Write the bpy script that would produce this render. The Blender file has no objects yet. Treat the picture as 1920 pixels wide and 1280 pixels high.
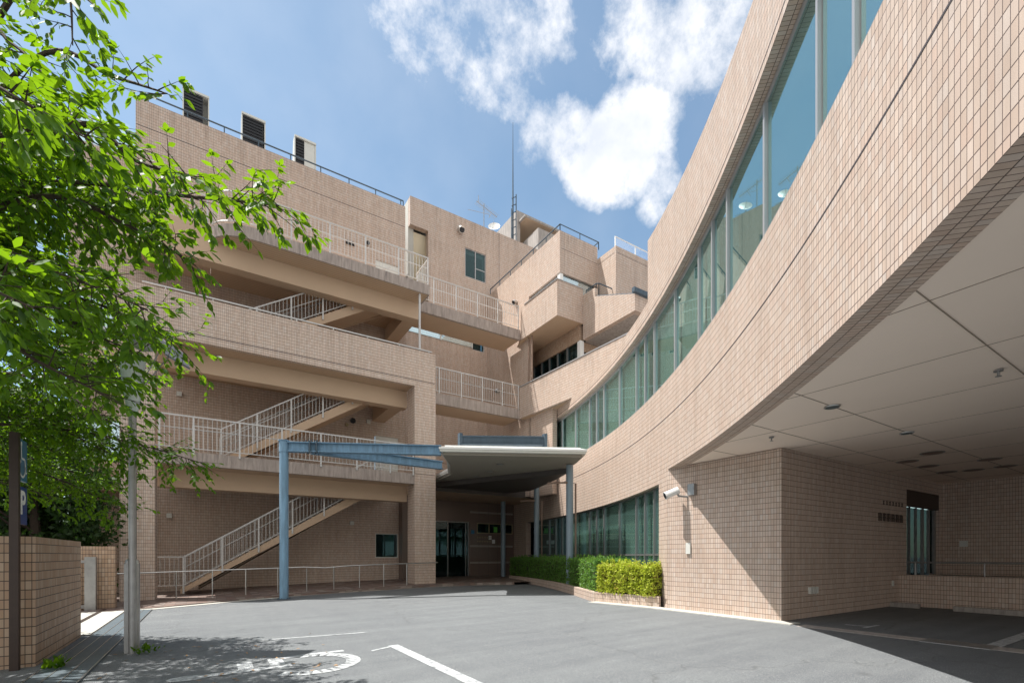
import bpy, math, random
from mathutils import Vector, Matrix, noise
R_=math.radians
random.seed(7)
SC=bpy.context.scene
COL=SC.collection
# ------------------------------------------------------------ camera, sky, sun
cam_d=bpy.data.cameras.new('camera'); cam=bpy.data.objects.new('camera',cam_d); COL.objects.link(cam)
cam.location=(0,0,1.5); cam.rotation_euler=(R_(90),0,-math.atan2(.5386,.8426))
cam_d.lens=16.78; cam_d.sensor_width=36; cam_d.shift_y=.2089; cam_d.clip_end=3000
SC.camera=cam
SUN_L=Vector((.373,-.28,-1.0)).normalized()
sd=bpy.data.lights.new('sun','SUN'); sd.energy=3.9; sd.angle=R_(.53); sd.color=(1,.96,.90)
so=bpy.data.objects.new('sun',sd); COL.objects.link(so); so.rotation_mode='QUATERNION'
so.rotation_quaternion=SUN_L.to_track_quat('-Z','Y'); so.location=(-10,10,40)
SC.view_settings.view_transform='Standard'; SC.view_settings.look='None'
SC.view_settings.exposure=1.0; SC.view_settings.gamma=1.0
SC.cycles.diffuse_bounces=8; SC.cycles.transparent_max_bounces=12

class NT:
    def __init__(s,nt): s.nt=nt; nt.nodes.clear()
    def n(s,t,**k):
        nd=s.nt.nodes.new(t)
        for a,b in k.items():
            if a=='i':
                for kk,vv in b.items():
                    if hasattr(vv,'bl_idname') or isinstance(vv,bpy.types.NodeSocket): s.nt.links.new(vv,nd.inputs[kk])
                    else: nd.inputs[kk].default_value=vv
            else: setattr(nd,a,b)
        return nd
    def m(s,op,a,b=None,c=None):
        nd=s.nt.nodes.new('ShaderNodeMath'); nd.operation=op
        for i,x in enumerate((a,b,c)):
            if x is None: continue
            if isinstance(x,bpy.types.NodeSocket): s.nt.links.new(x,nd.inputs[i])
            else: nd.inputs[i].default_value=x
        return nd.outputs[0]
    def mix(s,f,a,b,bt='MIX'):
        nd=s.nt.nodes.new('ShaderNodeMix'); nd.data_type='RGBA'; nd.blend_type=bt
        for i,x in ((0,f),(6,a),(7,b)):
            if isinstance(x,bpy.types.NodeSocket): s.nt.links.new(x,nd.inputs[i])
            else: nd.inputs[i].default_value=x if i==0 else (*x,1) if len(x)==3 else x
        return nd.outputs[2]
    def ramp(s,f,stops,interp='LINEAR'):
        nd=s.nt.nodes.new('ShaderNodeValToRGB'); cr=nd.color_ramp; cr.interpolation=interp
        while len(cr.elements)<len(stops): cr.elements.new(.5)
        for e,(p,c) in zip(cr.elements,stops):
            e.position=p; e.color=(*c,1) if len(c)==3 else c
        s.nt.links.new(f,nd.inputs[0]); return nd.outputs[0]
    def noise(s,vec,scale,detail=3,rough=.55,dim='3D'):
        nd=s.n('ShaderNodeTexNoise',noise_dimensions=dim,i={'Scale':scale,'Detail':detail,'Roughness':rough})
        if vec is not None: s.nt.links.new(vec,nd.inputs['Vector'])
        return nd.outputs['Fac']

W=bpy.data.worlds.new('World'); SC.world=W; W.use_nodes=True
t=NT(W.node_tree)
sky=t.n('ShaderNodeTexSky',sky_type='NISHITA',sun_disc=False,sun_elevation=R_(65),sun_rotation=R_(-53),altitude=50,air_density=1.0,dust_density=.6,ozone_density=2.0)
tc=t.n('ShaderNodeTexCoord'); D=tc.outputs['Generated']
nrm=t.n('ShaderNodeVectorMath',operation='NORMALIZE',i={0:D}).outputs[0]
n1=t.noise(nrm,8.0,8,.62); n2=t.noise(nrm,30.0,7,.7)
def blob(d,r,soft,amp):
    dd=Vector(d).normalized()
    dot=t.n('ShaderNodeVectorMath',operation='DOT_PRODUCT',i={0:nrm,1:tuple(dd)}).outputs['Value']
    ang=t.m('ARCCOSINE',dot)
    mr=t.n('ShaderNodeMapRange',interpolation_type='SMOOTHSTEP',i={0:ang,1:r,2:r+soft,3:amp,4:0.0})
    return mr.outputs[0]
BL=[((.647,.773,.867),.022,.060,.9),((.699,.740,.828),.035,.060,1.05),((.765,.698,.884),.030,.060,1.0),((.74,.71,.83),.035,.055,1.0),((.72,.725,.90),.015,.05,.9),((.775,.690,.735),.004,.040,.62),((.575,.820,.861),.010,.040,.62),((.612,.797,.900),.018,.050,.78),((.80,.675,.80),.02,.045,.8),((.790,.681,.735),.012,.04,.75),((.845,.647,.856),.004,.035,.42),
    ((.388,.939,1.141),.03,.09,.66),((.482,.879,1.096),.03,.09,.62),((.576,.819,1.118),.03,.08,.62),((.529,.849,1.0),.02,.09,.56),((.444,.903,1.02),.01,.09,.54),((.60,.80,1.0),.005,.06,.5),
    ((.746,.710,1.13),.03,.06,.70),((.84,.65,1.107),.04,.07,.74),((.906,.608,1.141),.05,.08,.74),((.802,.674,1.051),.01,.05,.5),((-.35,1.35,.62),.1,.3,.3)]
acc=None
for b in BL:
    o=blob(*b); acc=o if acc is None else t.m('MAXIMUM',acc,o)
n3=t.noise(nrm,3.2,4,.5)
up=t.n('ShaderNodeSeparateXYZ',i={0:nrm})
dens=t.m('ADD',acc,t.m('MULTIPLY',t.m('SUBTRACT',n1,.5),2.0)); dens=t.m('ADD',dens,t.m('MULTIPLY',t.m('SUBTRACT',n2,.5),.8))
cm=t.n('ShaderNodeMapRange',interpolation_type='SMOOTHSTEP',i={0:dens,1:.27,2:1.08,3:0.0,4:.97}).outputs[0]
# thin general haze veil
veil=t.n('ShaderNodeMapRange',interpolation_type='SMOOTHSTEP',i={0:n3,1:.30,2:.8,3:.05,4:.22}).outputs[0]
cm=t.m('MAXIMUM',cm,veil)
skc=t.n('ShaderNodeVectorMath',operation='MULTIPLY',i={0:sky.outputs[0],1:(.090,.100,.091)}).outputs[0]
shd=t.noise(t.n('ShaderNodeVectorMath',operation='ADD',i={0:nrm,1:(.03,-.02,.05)}).outputs[0],9.0,5,.55)
ccol=t.mix(t.ramp(shd,[(.36,(0,0,0)),(.62,(1,1,1))]),(.44,.465,.51),(.60,.60,.61))
cc=t.mix(cm,skc,ccol)
# unseen bright cloud bank added behind the camera to fill the shaded facades
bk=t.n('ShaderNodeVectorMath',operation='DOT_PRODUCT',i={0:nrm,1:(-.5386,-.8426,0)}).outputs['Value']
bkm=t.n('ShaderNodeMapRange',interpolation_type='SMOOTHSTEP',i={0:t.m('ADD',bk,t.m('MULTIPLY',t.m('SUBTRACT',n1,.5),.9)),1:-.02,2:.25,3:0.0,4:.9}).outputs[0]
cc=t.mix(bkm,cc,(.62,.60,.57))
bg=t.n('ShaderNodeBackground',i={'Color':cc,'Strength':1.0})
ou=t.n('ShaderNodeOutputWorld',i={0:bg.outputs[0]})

# ------------------------------------------------------------ materials
def mat(name): 
    m=bpy.data.materials.new(name); m.use_nodes=True; return m,NT(m.node_tree)
def fin(t,bsdf): t.n('ShaderNodeOutputMaterial',i={0:bsdf})
def plain(name,col,rough=.6,metal=0,var=.12,scale=3.0,bump=0.0,spec=.5,col2=None):
    m,t=mat(name); o=t.n('ShaderNodeTexCoord').outputs['Object']
    f=t.noise(o,scale,5,.6); c=t.mix(f,[x*(1-var) for x in col],col2 if col2 else [min(1,x*(1+var)) for x in col])
    i={'Base Color':c,'Roughness':rough,'Metallic':metal,'Specular IOR Level':spec}
    if bump:
        b=t.n('ShaderNodeBump',i={'Strength':bump,'Distance':.01,'Height':t.noise(o,scale*12,4)}); i['Normal']=b.outputs[0]
    fin(t,t.n('ShaderNodeBsdfPrincipled',i=i).outputs[0]); return m
def tile(name,pal,mortar,pw=.065,ph=.13,rough=.62,dirt=.5,jw=.0066):
    m,t=mat(name)
    uv=t.n('ShaderNodeUVMap').outputs[0]; s=t.n('ShaderNodeSeparateXYZ',i={0:uv})
    a=t.m('DIVIDE',s.outputs[0],pw); b=t.m('DIVIDE',s.outputs[1],ph)
    fa=t.m('FRACT',a); fb=t.m('FRACT',b)
    da=t.m('MULTIPLY',t.m('ABSOLUTE',t.m('SUBTRACT',fa,.5)),2.0); db=t.m('MULTIPLY',t.m('ABSOLUTE',t.m('SUBTRACT',fb,.5)),2.0)
    ma=t.m('GREATER_THAN',da,1-jw/pw); mb=t.m('GREATER_THAN',db,1-jw*1.5/ph); mk=t.m('MAXIMUM',ma,mb)
    cid=t.n('ShaderNodeCombineXYZ',i={0:t.m('FLOOR',a),1:t.m('FLOOR',b)}).outputs[0]
    wn=t.n('ShaderNodeTexWhiteNoise',noise_dimensions='2D',i={0:cid}); 
    k=len(pal); c=t.ramp(wn.outputs['Value'],[((i+.5)/k,pal[i]) for i in range(k)])
    vv=t.n('ShaderNodeSeparateColor',i={0:wn.outputs['Color']}).outputs[1]
    c=t.mix(1.0,c,t.ramp(vv,[(0,(.94,.94,.94)),(1,(1.04,1.04,1.04))]),'MULTIPLY')
    ob=t.n('ShaderNodeTexCoord').outputs['Object']
    big=t.noise(ob,.55,4,.6)
    st=t.n('ShaderNodeMapping',i={0:ob}); st.inputs['Scale'].default_value=(2.2,2.2,.16)
    strk=t.noise(st.outputs[0],1.6,5,.65)
    dm=t.m('MULTIPLY',t.ramp(big,[(.35,(0,0,0)),(.75,(1,1,1))]),t.ramp(strk,[(.42,(0,0,0)),(.75,(1,1,1))]))
    fine=t.noise(uv,260.0,2,.6)
    c=t.mix(1.0,c,t.ramp(fine,[(.3,(.91,.91,.91)),(.7,(1.07,1.07,1.07))]),'MULTIPLY')
    c=t.mix(t.m('MULTIPLY',dm,dirt),c,(.30,.22,.17))
    st2=t.n('ShaderNodeMapping',i={0:ob}); st2.inputs['Scale'].default_value=(5.0,5.0,.22); st2.inputs['Location'].default_value=(3,1,0)
    c=t.mix(1.0,c,t.ramp(t.noise(st2.outputs[0],1.3,5,.7),[(.3,(.90,.89,.88)),(.62,(1.03,1.03,1.03))]),'MULTIPLY')
    zz=s.outputs[1]; stn=None
    for z0,ln in ((11.40,.9),(21.6,1.6),(23.7,1.8),(19.93,1.5),(18.9,1.0),(6.5,.35),(15.3,1.2)):
        q=t.n('ShaderNodeMapRange',i={0:zz,1:z0-ln,2:z0,3:0.0,4:1.0}).outputs[0]; q=t.m('MULTIPLY',q,t.m('LESS_THAN',zz,z0+.01))
        stn=q if stn is None else t.m('MAXIMUM',stn,q)
    st3=t.n('ShaderNodeMapping',i={0:ob}); st3.inputs['Scale'].default_value=(3.2,3.2,.10)
    sk=t.ramp(t.noise(st3.outputs[0],2.0,5,.7),[(.50,(0,0,0)),(.70,(1,1,1))])
    c=t.mix(t.m('MULTIPLY',t.m('MULTIPLY',stn,sk),.55),c,(.26,.205,.17))
    c=t.mix(mk,c,mortar)
    edge=t.m('MAXIMUM',t.m('POWER',da,14.0),t.m('POWER',db,28.0))
    h=t.m('SUBTRACT',1.0,edge)
    bp=t.n('ShaderNodeBump',i={'Strength':.35,'Distance':.004,'Height':h})
    fin(t,t.n('ShaderNodeBsdfPrincipled',i={'Base Color':c,'Roughness':rough,'Specular IOR Level':.35,'Normal':bp.outputs[0]}).outputs[0]); return m
PAL=[(.555,.43,.35),(.60,.485,.405),(.58,.455,.375),(.565,.425,.345),(.605,.51,.445),(.585,.465,.39)]
M={}
M['tile']=tile('facade_tile',PAL,(.115,.08,.068))
M['tile_dark']=tile('dark_facade_tile',[(.44,.29,.20),(.47,.34,.25),(.41,.28,.19),(.49,.36,.26)],(.13,.10,.08))  # darker palette of the facade tile, used on the recessed tower wall
M['tile_boundary']=tile('boundary_tile',[(.46,.31,.21),(.50,.36,.26),(.42,.28,.19),(.52,.39,.29)],(.075,.055,.045),pw=.075,ph=.14,jw=.009)
M['beige']=plain('beige_paint',(.50,.36,.25),.75,var=.08,scale=.8)
M['cream']=plain('cream_paint',(.80,.72,.55),.7,var=.05)
M['soffit']=plain('soffit_board',(.90,.76,.65),.7,var=.06,scale=.5)
M['silver']=plain('painted_rail',(.52,.51,.50),.45,.1,var=.08)
M['steel']=plain('stainless_steel',(.55,.55,.54),.28,.85,var=.12,scale=5)
M['dull_steel']=plain('dull_steel',(.36,.36,.36),.42,.75,var=.3,scale=6)
M['alu']=plain('window_aluminium',(.40,.40,.41),.4,.3,var=.05)
M['alu_dark']=plain('dark_window_aluminium',(.20,.20,.20),.4,.4,var=.05)
M['white']=plain('white_paint',(.78,.78,.76),.5,var=.04)
M['offwhite']=plain('offwhite_metal',(.62,.62,.58),.5,var=.1)
M['black']=plain('black_louvre',(.022,.024,.03),.6,var=.2)
M['darkjoint']=plain('dark_sealant',(.06,.05,.055),.7,var=.1)
M['brown']=plain('dark_brown_steel',(.045,.028,.022),.45,.2,var=.3,scale=8)
M['pipe']=plain('brown_pipe',(.25,.17,.13),.5,var=.15)
M['column']=plain('grey_blue_column',(.20,.26,.31),.45,.1,var=.1)
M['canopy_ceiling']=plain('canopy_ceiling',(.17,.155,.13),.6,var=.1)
M['canopy_dark']=plain('canopy_dark_tone',(.06,.052,.048),.45,var=.1)
M['stone']=plain('polished_stone',(.17,.125,.105),.25,var=.35,scale=30)
M['stone_light']=plain('light_stone_band',(.30,.27,.24),.3,var=.15,scale=20)
M['interior']=plain('interior_wall',(.50,.50,.46),.8,var=.05)
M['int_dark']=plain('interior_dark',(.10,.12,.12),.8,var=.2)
M['curtain']=plain('blue_curtain',(.08,.24,.32),.8,var=.3,scale=9)
M['sign_blue']=plain('sign_blue',(.012,.045,.22),.35,var=.1)
M['sign_teal']=plain('sign_light_blue',(.03,.16,.30),.35,var=.1)
M['green_sign']=plain('green_sign',(.15,.5,.10),.5,var=.05)
M['gold']=plain('gold_letter',(.40,.33,.20),.4,.5,var=.1)
M['bark']=plain('bark',(.055,.038,.028),.9,var=.35,scale=12,bump=.6)
M['concrete_light']=plain('pale_concrete',(.46,.45,.41),.85,var=.12,scale=2.5,bump=.2)
M['lightglass']=plain('lamp_glass',(.55,.62,.60),.15,var=.05)
M['joint_grey']=plain('soffit_joint',(.30,.24,.19),.8)
M['grate']=plain('drain_grate_metal',(.10,.13,.15),.5,.1,var=.3,scale=6)
M['fallen']=plain('dead_leaf',(.45,.25,.10),.8,var=.3)
def weathered(name,base,dark,zs=.25):
    m,t=mat(name); ob=t.n('ShaderNodeTexCoord').outputs['Object']
    mp=t.n('ShaderNodeMapping',i={0:ob}); mp.inputs['Scale'].default_value=(4.5,4.5,.5)
    s=t.noise(mp.outputs[0],2.0,6,.7); b=t.noise(ob,1.1,4,.6)
    c=t.mix(t.ramp(s,[(.38,(0,0,0)),(.68,(1,1,1))]),base,dark)
    c=t.mix(t.m('MULTIPLY',t.ramp(b,[(.4,(0,0,0)),(.7,(1,1,1))]),.5),c,[x*.75 for x in base])
    bp=t.n('ShaderNodeBump',i={'Strength':.3,'Distance':.01,'Height':t.noise(ob,30,4)})
    fin(t,t.n('ShaderNodeBsdfPrincipled',i={'Base Color':c,'Roughness':.85,'Normal':bp.outputs[0]}).outputs[0]); return m
M['slab_edge']=weathered('stained_concrete',(.42,.35,.31),(.20,.165,.15))
M['concrete']=weathered('roof_concrete',(.44,.40,.37),(.22,.20,.19))
M['blue']=weathered('weathered_blue_paint',(.21,.36,.51),(.13,.21,.29))
M['blue_grey']=weathered('blue_grey_steel',(.08,.115,.15),(.055,.08,.105))
def lined(name,base,line,pitch,wid,axis=0,rough=.7):
    m,t=mat(name); uv=t.n('ShaderNodeUVMap').outputs[0]; s=t.n('ShaderNodeSeparateXYZ',i={0:uv})
    f=t.m('FRACT',t.m('DIVIDE',s.outputs[axis],pitch)); k=t.m('LESS_THAN',f,wid/pitch)
    nz=t.noise(uv,.8,3); b=t.mix(nz,[x*.93 for x in base],[x*1.07 for x in base])
    fin(t,t.n('ShaderNodeBsdfPrincipled',i={'Base Color':t.mix(k,b,line),'Roughness':rough}).outputs[0]); return m
M['ribbed']=lined('ribbed_soffit',(.48,.34,.23),(.30,.20,.13),.15,.022,1)
M['canopy_ribs']=lined('canopy_ceiling_strips',(.29,.265,.225),(.17,.15,.125),.12,.012,1)
def blind():
    m,t=mat('venetian_blind'); ob=t.n('ShaderNodeTexCoord').outputs['Object']; s=t.n('ShaderNodeSeparateXYZ',i={0:ob})
    f=t.m('FRACT',t.m('DIVIDE',s.outputs[2],.05)); k=t.ramp(f,[(0,(.36,.42,.39)),(.25,(.80,.84,.79)),(.8,(.84,.88,.83)),(1,(.45,.5,.47))])
    fin(t,t.n('ShaderNodeBsdfPrincipled',i={'Base Color':k,'Roughness':.7}).outputs[0]); return m
M['blind']=blind()
M['vblind']=plain('roller_blind',(.66,.80,.70),.8,var=.05)
M['greenblind']=plain('green_roller_blind',(.12,.34,.20),.8,var=.1)
def glass(name,tint,refl,body=(.08,.26,.23),bk=0.0,gc=(.50,.80,.82),k=.55):
    m,t=mat(name)
    lw=t.n('ShaderNodeFresnel',i={'IOR':1.45}); f=t.m('ADD',t.m('MULTIPLY',lw.outputs[0],k),refl)
    tr=t.n('ShaderNodeBsdfTransparent',i={0:(*tint,1)}); df=t.n('ShaderNodeBsdfDiffuse',i={0:(*body,1)}); gl=t.n('ShaderNodeBsdfGlossy',i={'Color':(*gc,1),'Roughness':0.0})
    a=t.n('ShaderNodeMixShader',i={0:bk,1:tr.outputs[0],2:df.outputs[0]})
    mx=t.n('ShaderNodeMixShader',i={0:f,1:a.outputs[0],2:gl.outputs[0]}); fin(t,mx.outputs[0]); return m
M['glass']=glass('green_tinted_glass',(.86,.97,.93),.02,bk=.20,body=(.20,.35,.32),gc=(.58,.80,.84))
M['glass_dark']=glass('dark_glass',(.45,.55,.56),.03,body=(.02,.05,.05),bk=.1,gc=(.6,.8,.85),k=.6)
M['glass_pale']=glass('pale_glass',(.75,.85,.85),.5,gc=(.75,.9,.98),k=.4)
M['glass_deep']=glass('deep_dark_glass',(.35,.42,.42),.01,body=(.015,.03,.028),bk=.3,gc=(.35,.45,.45),k=.3)
M['glass_clear']=glass('clear_panel',(.93,.96,1.0),.05,gc=(.9,.95,1),k=.3)
def asphalt():
    m,t=mat('asphalt'); ob=t.n('ShaderNodeTexCoord').outputs['Object']
    fine=t.noise(ob,70,3,.8); mid=t.noise(ob,1.1,5,.6); big=t.noise(ob,.22,4,.6); sp=t.noise(ob,130,1,.5)
    c=t.mix(t.ramp(fine,[(.32,(0,0,0)),(.68,(1,1,1))]),(.072,.079,.084),(.186,.200,.211))
    c=t.mix(1.0,c,t.ramp(mid,[(.3,(.92,.92,.93)),(.7,(1.06,1.06,1.05))]),'MULTIPLY')
    c=t.mix(1.0,c,t.ramp(big,[(.3,(.93,.93,.94)),(.7,(1.06,1.06,1.05))]),'MULTIPLY')
    c=t.mix(t.ramp(sp,[(.62,(0,0,0)),(.70,(1,1,1))]),c,(.38,.38,.37))
    sm=t.n('ShaderNodeMapping',i={0:ob}); sm.inputs['Rotation'].default_value=(0,0,.9); sm.inputs['Scale'].default_value=(.25,2.4,1)
    tyre=t.noise(sm.outputs[0],1.1,5,.6); c=t.mix(1.0,c,t.ramp(tyre,[(.35,(.90,.90,.91)),(.5,(1,1,1)),(.66,(1.10,1.10,1.09))]),'MULTIPLY')
    oil=t.noise(ob,2.3,3,.4); c=t.mix(t.m('MULTIPLY',t.ramp(oil,[(.70,(0,0,0)),(.78,(1,1,1))]),.35),c,(.06,.062,.065))
    vo=t.n('ShaderNodeTexVoronoi',feature='DISTANCE_TO_EDGE',i={'Vector':t.n('ShaderNodeVectorMath',operation='ADD',i={0:ob,1:t.n('ShaderNodeTexNoise',i={'Vector':ob,'Scale':1.5}).outputs['Color']}).outputs[0],'Scale':.17})
    cr=t.ramp(vo.outputs[0],[(.0,(1,1,1)),(.0022,(0,0,0))]); c=t.mix(t.m('MULTIPLY',cr,.5),c,(.06,.06,.06))
    bp=t.n('ShaderNodeBump',i={'Strength':.5,'Distance':.006,'Height':fine})
    fin(t,t.n('ShaderNodeBsdfPrincipled',i={'Base Color':c,'Roughness':.85,'Normal':bp.outputs[0]}).outputs[0]); return m
M['asphalt']=asphalt()
def road_paint():
    m,t=mat('worn_road_paint'); ob=t.n('ShaderNodeTexCoord').outputs['Object']
    w=t.noise(ob,9,6,.75); f=t.noise(ob,90,2,.6); k=t.ramp(t.m('ADD',t.m('MULTIPLY',w,.7),t.m('MULTIPLY',f,.3)),[(.40,(.16,.17,.18)),(.52,(.48,.50,.51))])
    fin(t,t.n('ShaderNodeBsdfPrincipled',i={'Base Color':k,'Roughness':.7}).outputs[0]); return m
M['paint']=road_paint()
def paving():
    m,t=mat('paving_tiles'); uv=t.n('ShaderNodeUVMap').outputs[0]; s=t.n('ShaderNodeSeparateXYZ',i={0:uv})
    a=t.m('DIVIDE',s.outputs[0],.3); b=t.m('DIVIDE',s.outputs[1],.3)
    j=t.m('MAXIMUM',t.m('LESS_THAN',t.m('FRACT',a),.035),t.m('LESS_THAN',t.m('FRACT',b),.035))
    wn=t.n('ShaderNodeTexWhiteNoise',noise_dimensions='2D',i={0:t.n('ShaderNodeCombineXYZ',i={0:t.m('FLOOR',a),1:t.m('FLOOR',b)}).outputs[0]})
    c=t.ramp(wn.outputs['Value'],[(0,(.15,.10,.085)),(.4,(.22,.15,.125)),(.6,(.13,.095,.085)),(1,(.30,.25,.22))])
    fin(t,t.n('ShaderNodeBsdfPrincipled',i={'Base Color':t.mix(j,c,(.10,.08,.07)),'Roughness':.6}).outputs[0]); return m
M['paving']=paving()
def leafm(name,c1,c2,tr,k=.5,fleck=None):
    m,t=mat(name); ge=t.n('ShaderNodeNewGeometry'); r=ge.outputs['Random Per Island']
    ob=t.n('ShaderNodeTexCoord').outputs['Object']; nz=t.noise(ob,1.2,3)
    f=t.m('ADD',t.m('MULTIPLY',r,.75),t.m('MULTIPLY',nz,.25)); c=t.mix(f,c1,c2)
    if fleck: c=t.mix(t.m('MULTIPLY',t.m('GREATER_THAN',t.n('ShaderNodeTexWhiteNoise',noise_dimensions='1D',i={'W':r}).outputs[0],.80),t.ramp(t.noise(ob,5,3),[(.45,(0,0,0)),(.6,(1,1,1))])),c,fleck)
    d=t.n('ShaderNodeBsdfPrincipled',i={'Base Color':c,'Roughness':.5,'Specular IOR Level':.3}); 
    tl=t.n('ShaderNodeBsdfTranslucent',i={0:t.mix(f,[x*.85 for x in tr],tr)})
    fin(t,t.n('ShaderNodeMixShader',i={0:k,1:d.outputs[0],2:tl.outputs[0]}).outputs[0]); return m
M['leaf']=leafm('cherry_leaf',(.010,.045,.006),(.055,.14,.012),(.30,.54,.01),.43)
M['leaf_back']=leafm('background_leaf',(.012,.032,.008),(.03,.065,.015),(.08,.18,.02),.3)
M['hedge_dark']=leafm('hedge_leaf',(.06,.15,.03),(.14,.28,.06),(.24,.45,.06),.38,fleck=(.10,.10,.03))
M['hedge_light']=leafm('bright_hedge_leaf',(.26,.33,.03),(.62,.66,.10),(.60,.70,.06),.38,fleck=(.30,.14,.06))

# ------------------------------------------------------------ mesh builder
class MB:
    def __init__(s): s.v=[]; s.f=[]; s.uv=[]; s.mi=[]; s.sm=[]
    def face(s,pts,uv=None,mi=0,smooth=False):
        b=len(s.v); s.v+= [tuple(p) for p in pts]; s.f.append(tuple(range(b,b+len(pts))))
        if uv is None:
            a,bb,c=Vector(pts[0]),Vector(pts[1]),Vector(pts[2]); n=(bb-a).cross(c-a)
            if n.length<1e-12: n=Vector((0,0,1))
            n.normalize()
            if abs(n.z)>.7: uv=[(p[0],p[1]) for p in pts]
            else:
                h=math.hypot(n.x,n.y); tx,ty=-n.y/h,n.x/h
                if abs(tx)<abs(ty): 
                    if ty<0: tx,ty=-tx,-ty
                elif tx<0: tx,ty=-tx,-ty
                uv=[(p[0]*tx+p[1]*ty,p[2]) for p in pts]
        s.uv+=list(uv); s.mi.append(mi); s.sm.append(smooth)
    def box(s,x0,x1,y0,y1,z0,z1,mi=0):
        if x0>x1:x0,x1=x1,x0
        if y0>y1:y0,y1=y1,y0
        P=[(x0,y0,z0),(x1,y0,z0),(x1,y1,z0),(x0,y1,z0),(x0,y0,z1),(x1,y0,z1),(x1,y1,z1),(x0,y1,z1)]
        for f in ((0,3,2,1),(4,5,6,7),(0,1,5,4),(1,2,6,5),(2,3,7,6),(3,0,4,7)): s.face([P[i] for i in f],mi=mi)
    def prism(s,poly,z0,z1,mi=0,mib=None):
        n=len(poly); z1f=z1 if callable(z1) else (lambda p:z1)
        s.face([(p[0],p[1],z1f(p)) for p in poly],mi=mi); s.face([(p[0],p[1],z0) for p in reversed(poly)],mi=mi if mib is None else mib)
        for i in range(n):
            a,b=poly[i],poly[(i+1)%n]; s.face([(a[0],a[1],z0),(b[0],b[1],z0),(b[0],b[1],z1f(b)),(a[0],a[1],z1f(a))],mi=mi)
    def beam(s,p0,p1,w,h,up=(0,0,1),mi=0):
        p0=Vector(p0);p1=Vector(p1);d=(p1-p0).normalized();up=Vector(up)
        if abs(d.dot(up))>.98: up=Vector((1,0,0))
        sd=d.cross(up).normalized();u2=sd.cross(d).normalized()
        c=[sd*(w/2)*a+u2*(h/2)*b for a,b in((-1,-1),(1,-1),(1,1),(-1,1))]
        A=[p0+x for x in c];B=[p1+x for x in c]
        s.face([A[3],A[2],A[1],A[0]],mi=mi);s.face(B,mi=mi)
        for i in range(4): j=(i+1)%4; s.face([A[i],A[j],B[j],B[i]],mi=mi)
    def tube(s,pts,r,n=8,mi=0,caps=True):
        pts=[Vector(p) for p in pts]; rs=r if isinstance(r,(list,tuple)) else [r]*len(pts); rings=[]
        for i,p in enumerate(pts):
            d=(pts[min(i+1,len(pts)-1)]-pts[max(i-1,0)])
            d=d.normalized() if d.length>1e-9 else Vector((0,0,1))
            a=Vector((0,0,1)) if abs(d.z)<.9 else Vector((1,0,0))
            x=d.cross(a).normalized();y=d.cross(x).normalized()
            rings.append([p+(x*math.cos(2*math.pi*k/n)+y*math.sin(2*math.pi*k/n))*rs[i] for k in range(n)])
        for A,B in zip(rings,rings[1:]):
            for k in range(n): s.face([A[k],B[k],B[(k+1)%n],A[(k+1)%n]],mi=mi,smooth=True)
        if caps: s.face(rings[0],mi=mi); s.face(rings[-1][::-1],mi=mi)
    def wall(s,p0,p1,z0,z1,th,ops=(),side=1,mi=0):
        """vertical wall from p0 to p1; thickness goes to the left (side=1) or right (-1) of the direction"""
        p0=Vector((*p0,0));p1=Vector((*p1,0));L=(p1-p0).length;d=(p1-p0)/L;n=Vector((-d.y,d.x,0))*side*th
        xs=sorted({0,L,*[q for o in ops for q in o[:2] if 0<q<L]}); zs=sorted({z0,z1,*[q for o in ops for q in o[2:4] if z0<q<z1]})
        def solid(i,j):
            if i<0 or j<0 or i>=len(xs)-1 or j>=len(zs)-1: return False
            cx=(xs[i]+xs[i+1])/2;cz=(zs[j]+zs[j+1])/2
            return not any(o[0]<cx<o[1] and o[2]<cz<o[3] for o in ops)
        P=lambda x,z,k: p0+d*x+n*k+Vector((0,0,z))
        for i in range(len(xs)-1):
            for j in range(len(zs)-1):
                if not solid(i,j): continue
                a,b,c,e=xs[i],xs[i+1],zs[j],zs[j+1]
                fr=[P(a,c,0),P(b,c,0),P(b,e,0),P(a,e,0)]; bk=[P(b,c,1),P(a,c,1),P(a,e,1),P(b,e,1)]
                s.face(fr if side==1 else fr[::-1],mi=mi); s.face(bk if side==1 else bk[::-1],mi=mi)
                if not solid(i-1,j): s.face([P(a,c,0),P(a,e,0),P(a,e,1),P(a,c,1)],mi=mi)
                if not solid(i+1,j): s.face([P(b,c,0),P(b,c,1),P(b,e,1),P(b,e,0)],mi=mi)
                if not solid(i,j-1): s.face([P(a,c,0),P(a,c,1),P(b,c,1),P(b,c,0)],mi=mi)
                if not solid(i,j+1): s.face([P(a,e,0),P(b,e,0),P(b,e,1),P(a,e,1)],mi=mi)
    def build(s,name,mats,parent=None,loc=None,smooth=None):
        me=bpy.data.meshes.new(name); 
        org=Vector(loc) if loc else Vector((0,0,0))
        if loc: s.v=[tuple(Vector(p)-org) for p in s.v]
        me.from_pydata(s.v,[],s.f)
        ul=me.uv_layers.new(name='UVMap'); ul.data.foreach_set('uv',[c for p in s.uv for c in p])
        if not isinstance(mats,(list,tuple)): mats=[mats]
        for m in mats: me.materials.append(M[m] if isinstance(m,str) else m)
        me.polygons.foreach_set('material_index',s.mi); me.polygons.foreach_set('use_smooth',s.sm if smooth is None else [smooth]*len(s.f))
        me.update()
        if any(s.sm): me.validate()
        o=bpy.data.objects.new(name,me); COL.objects.link(o)
        if parent: o.parent=parent; o.matrix_parent_inverse=Matrix.Identity(4); o.location=org-world_loc(parent)
        else: o.location=org
        return o
def world_loc(o):
    l=Vector((0,0,0))
    while o: l=l+o.location; o=o.parent
    return l
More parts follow.
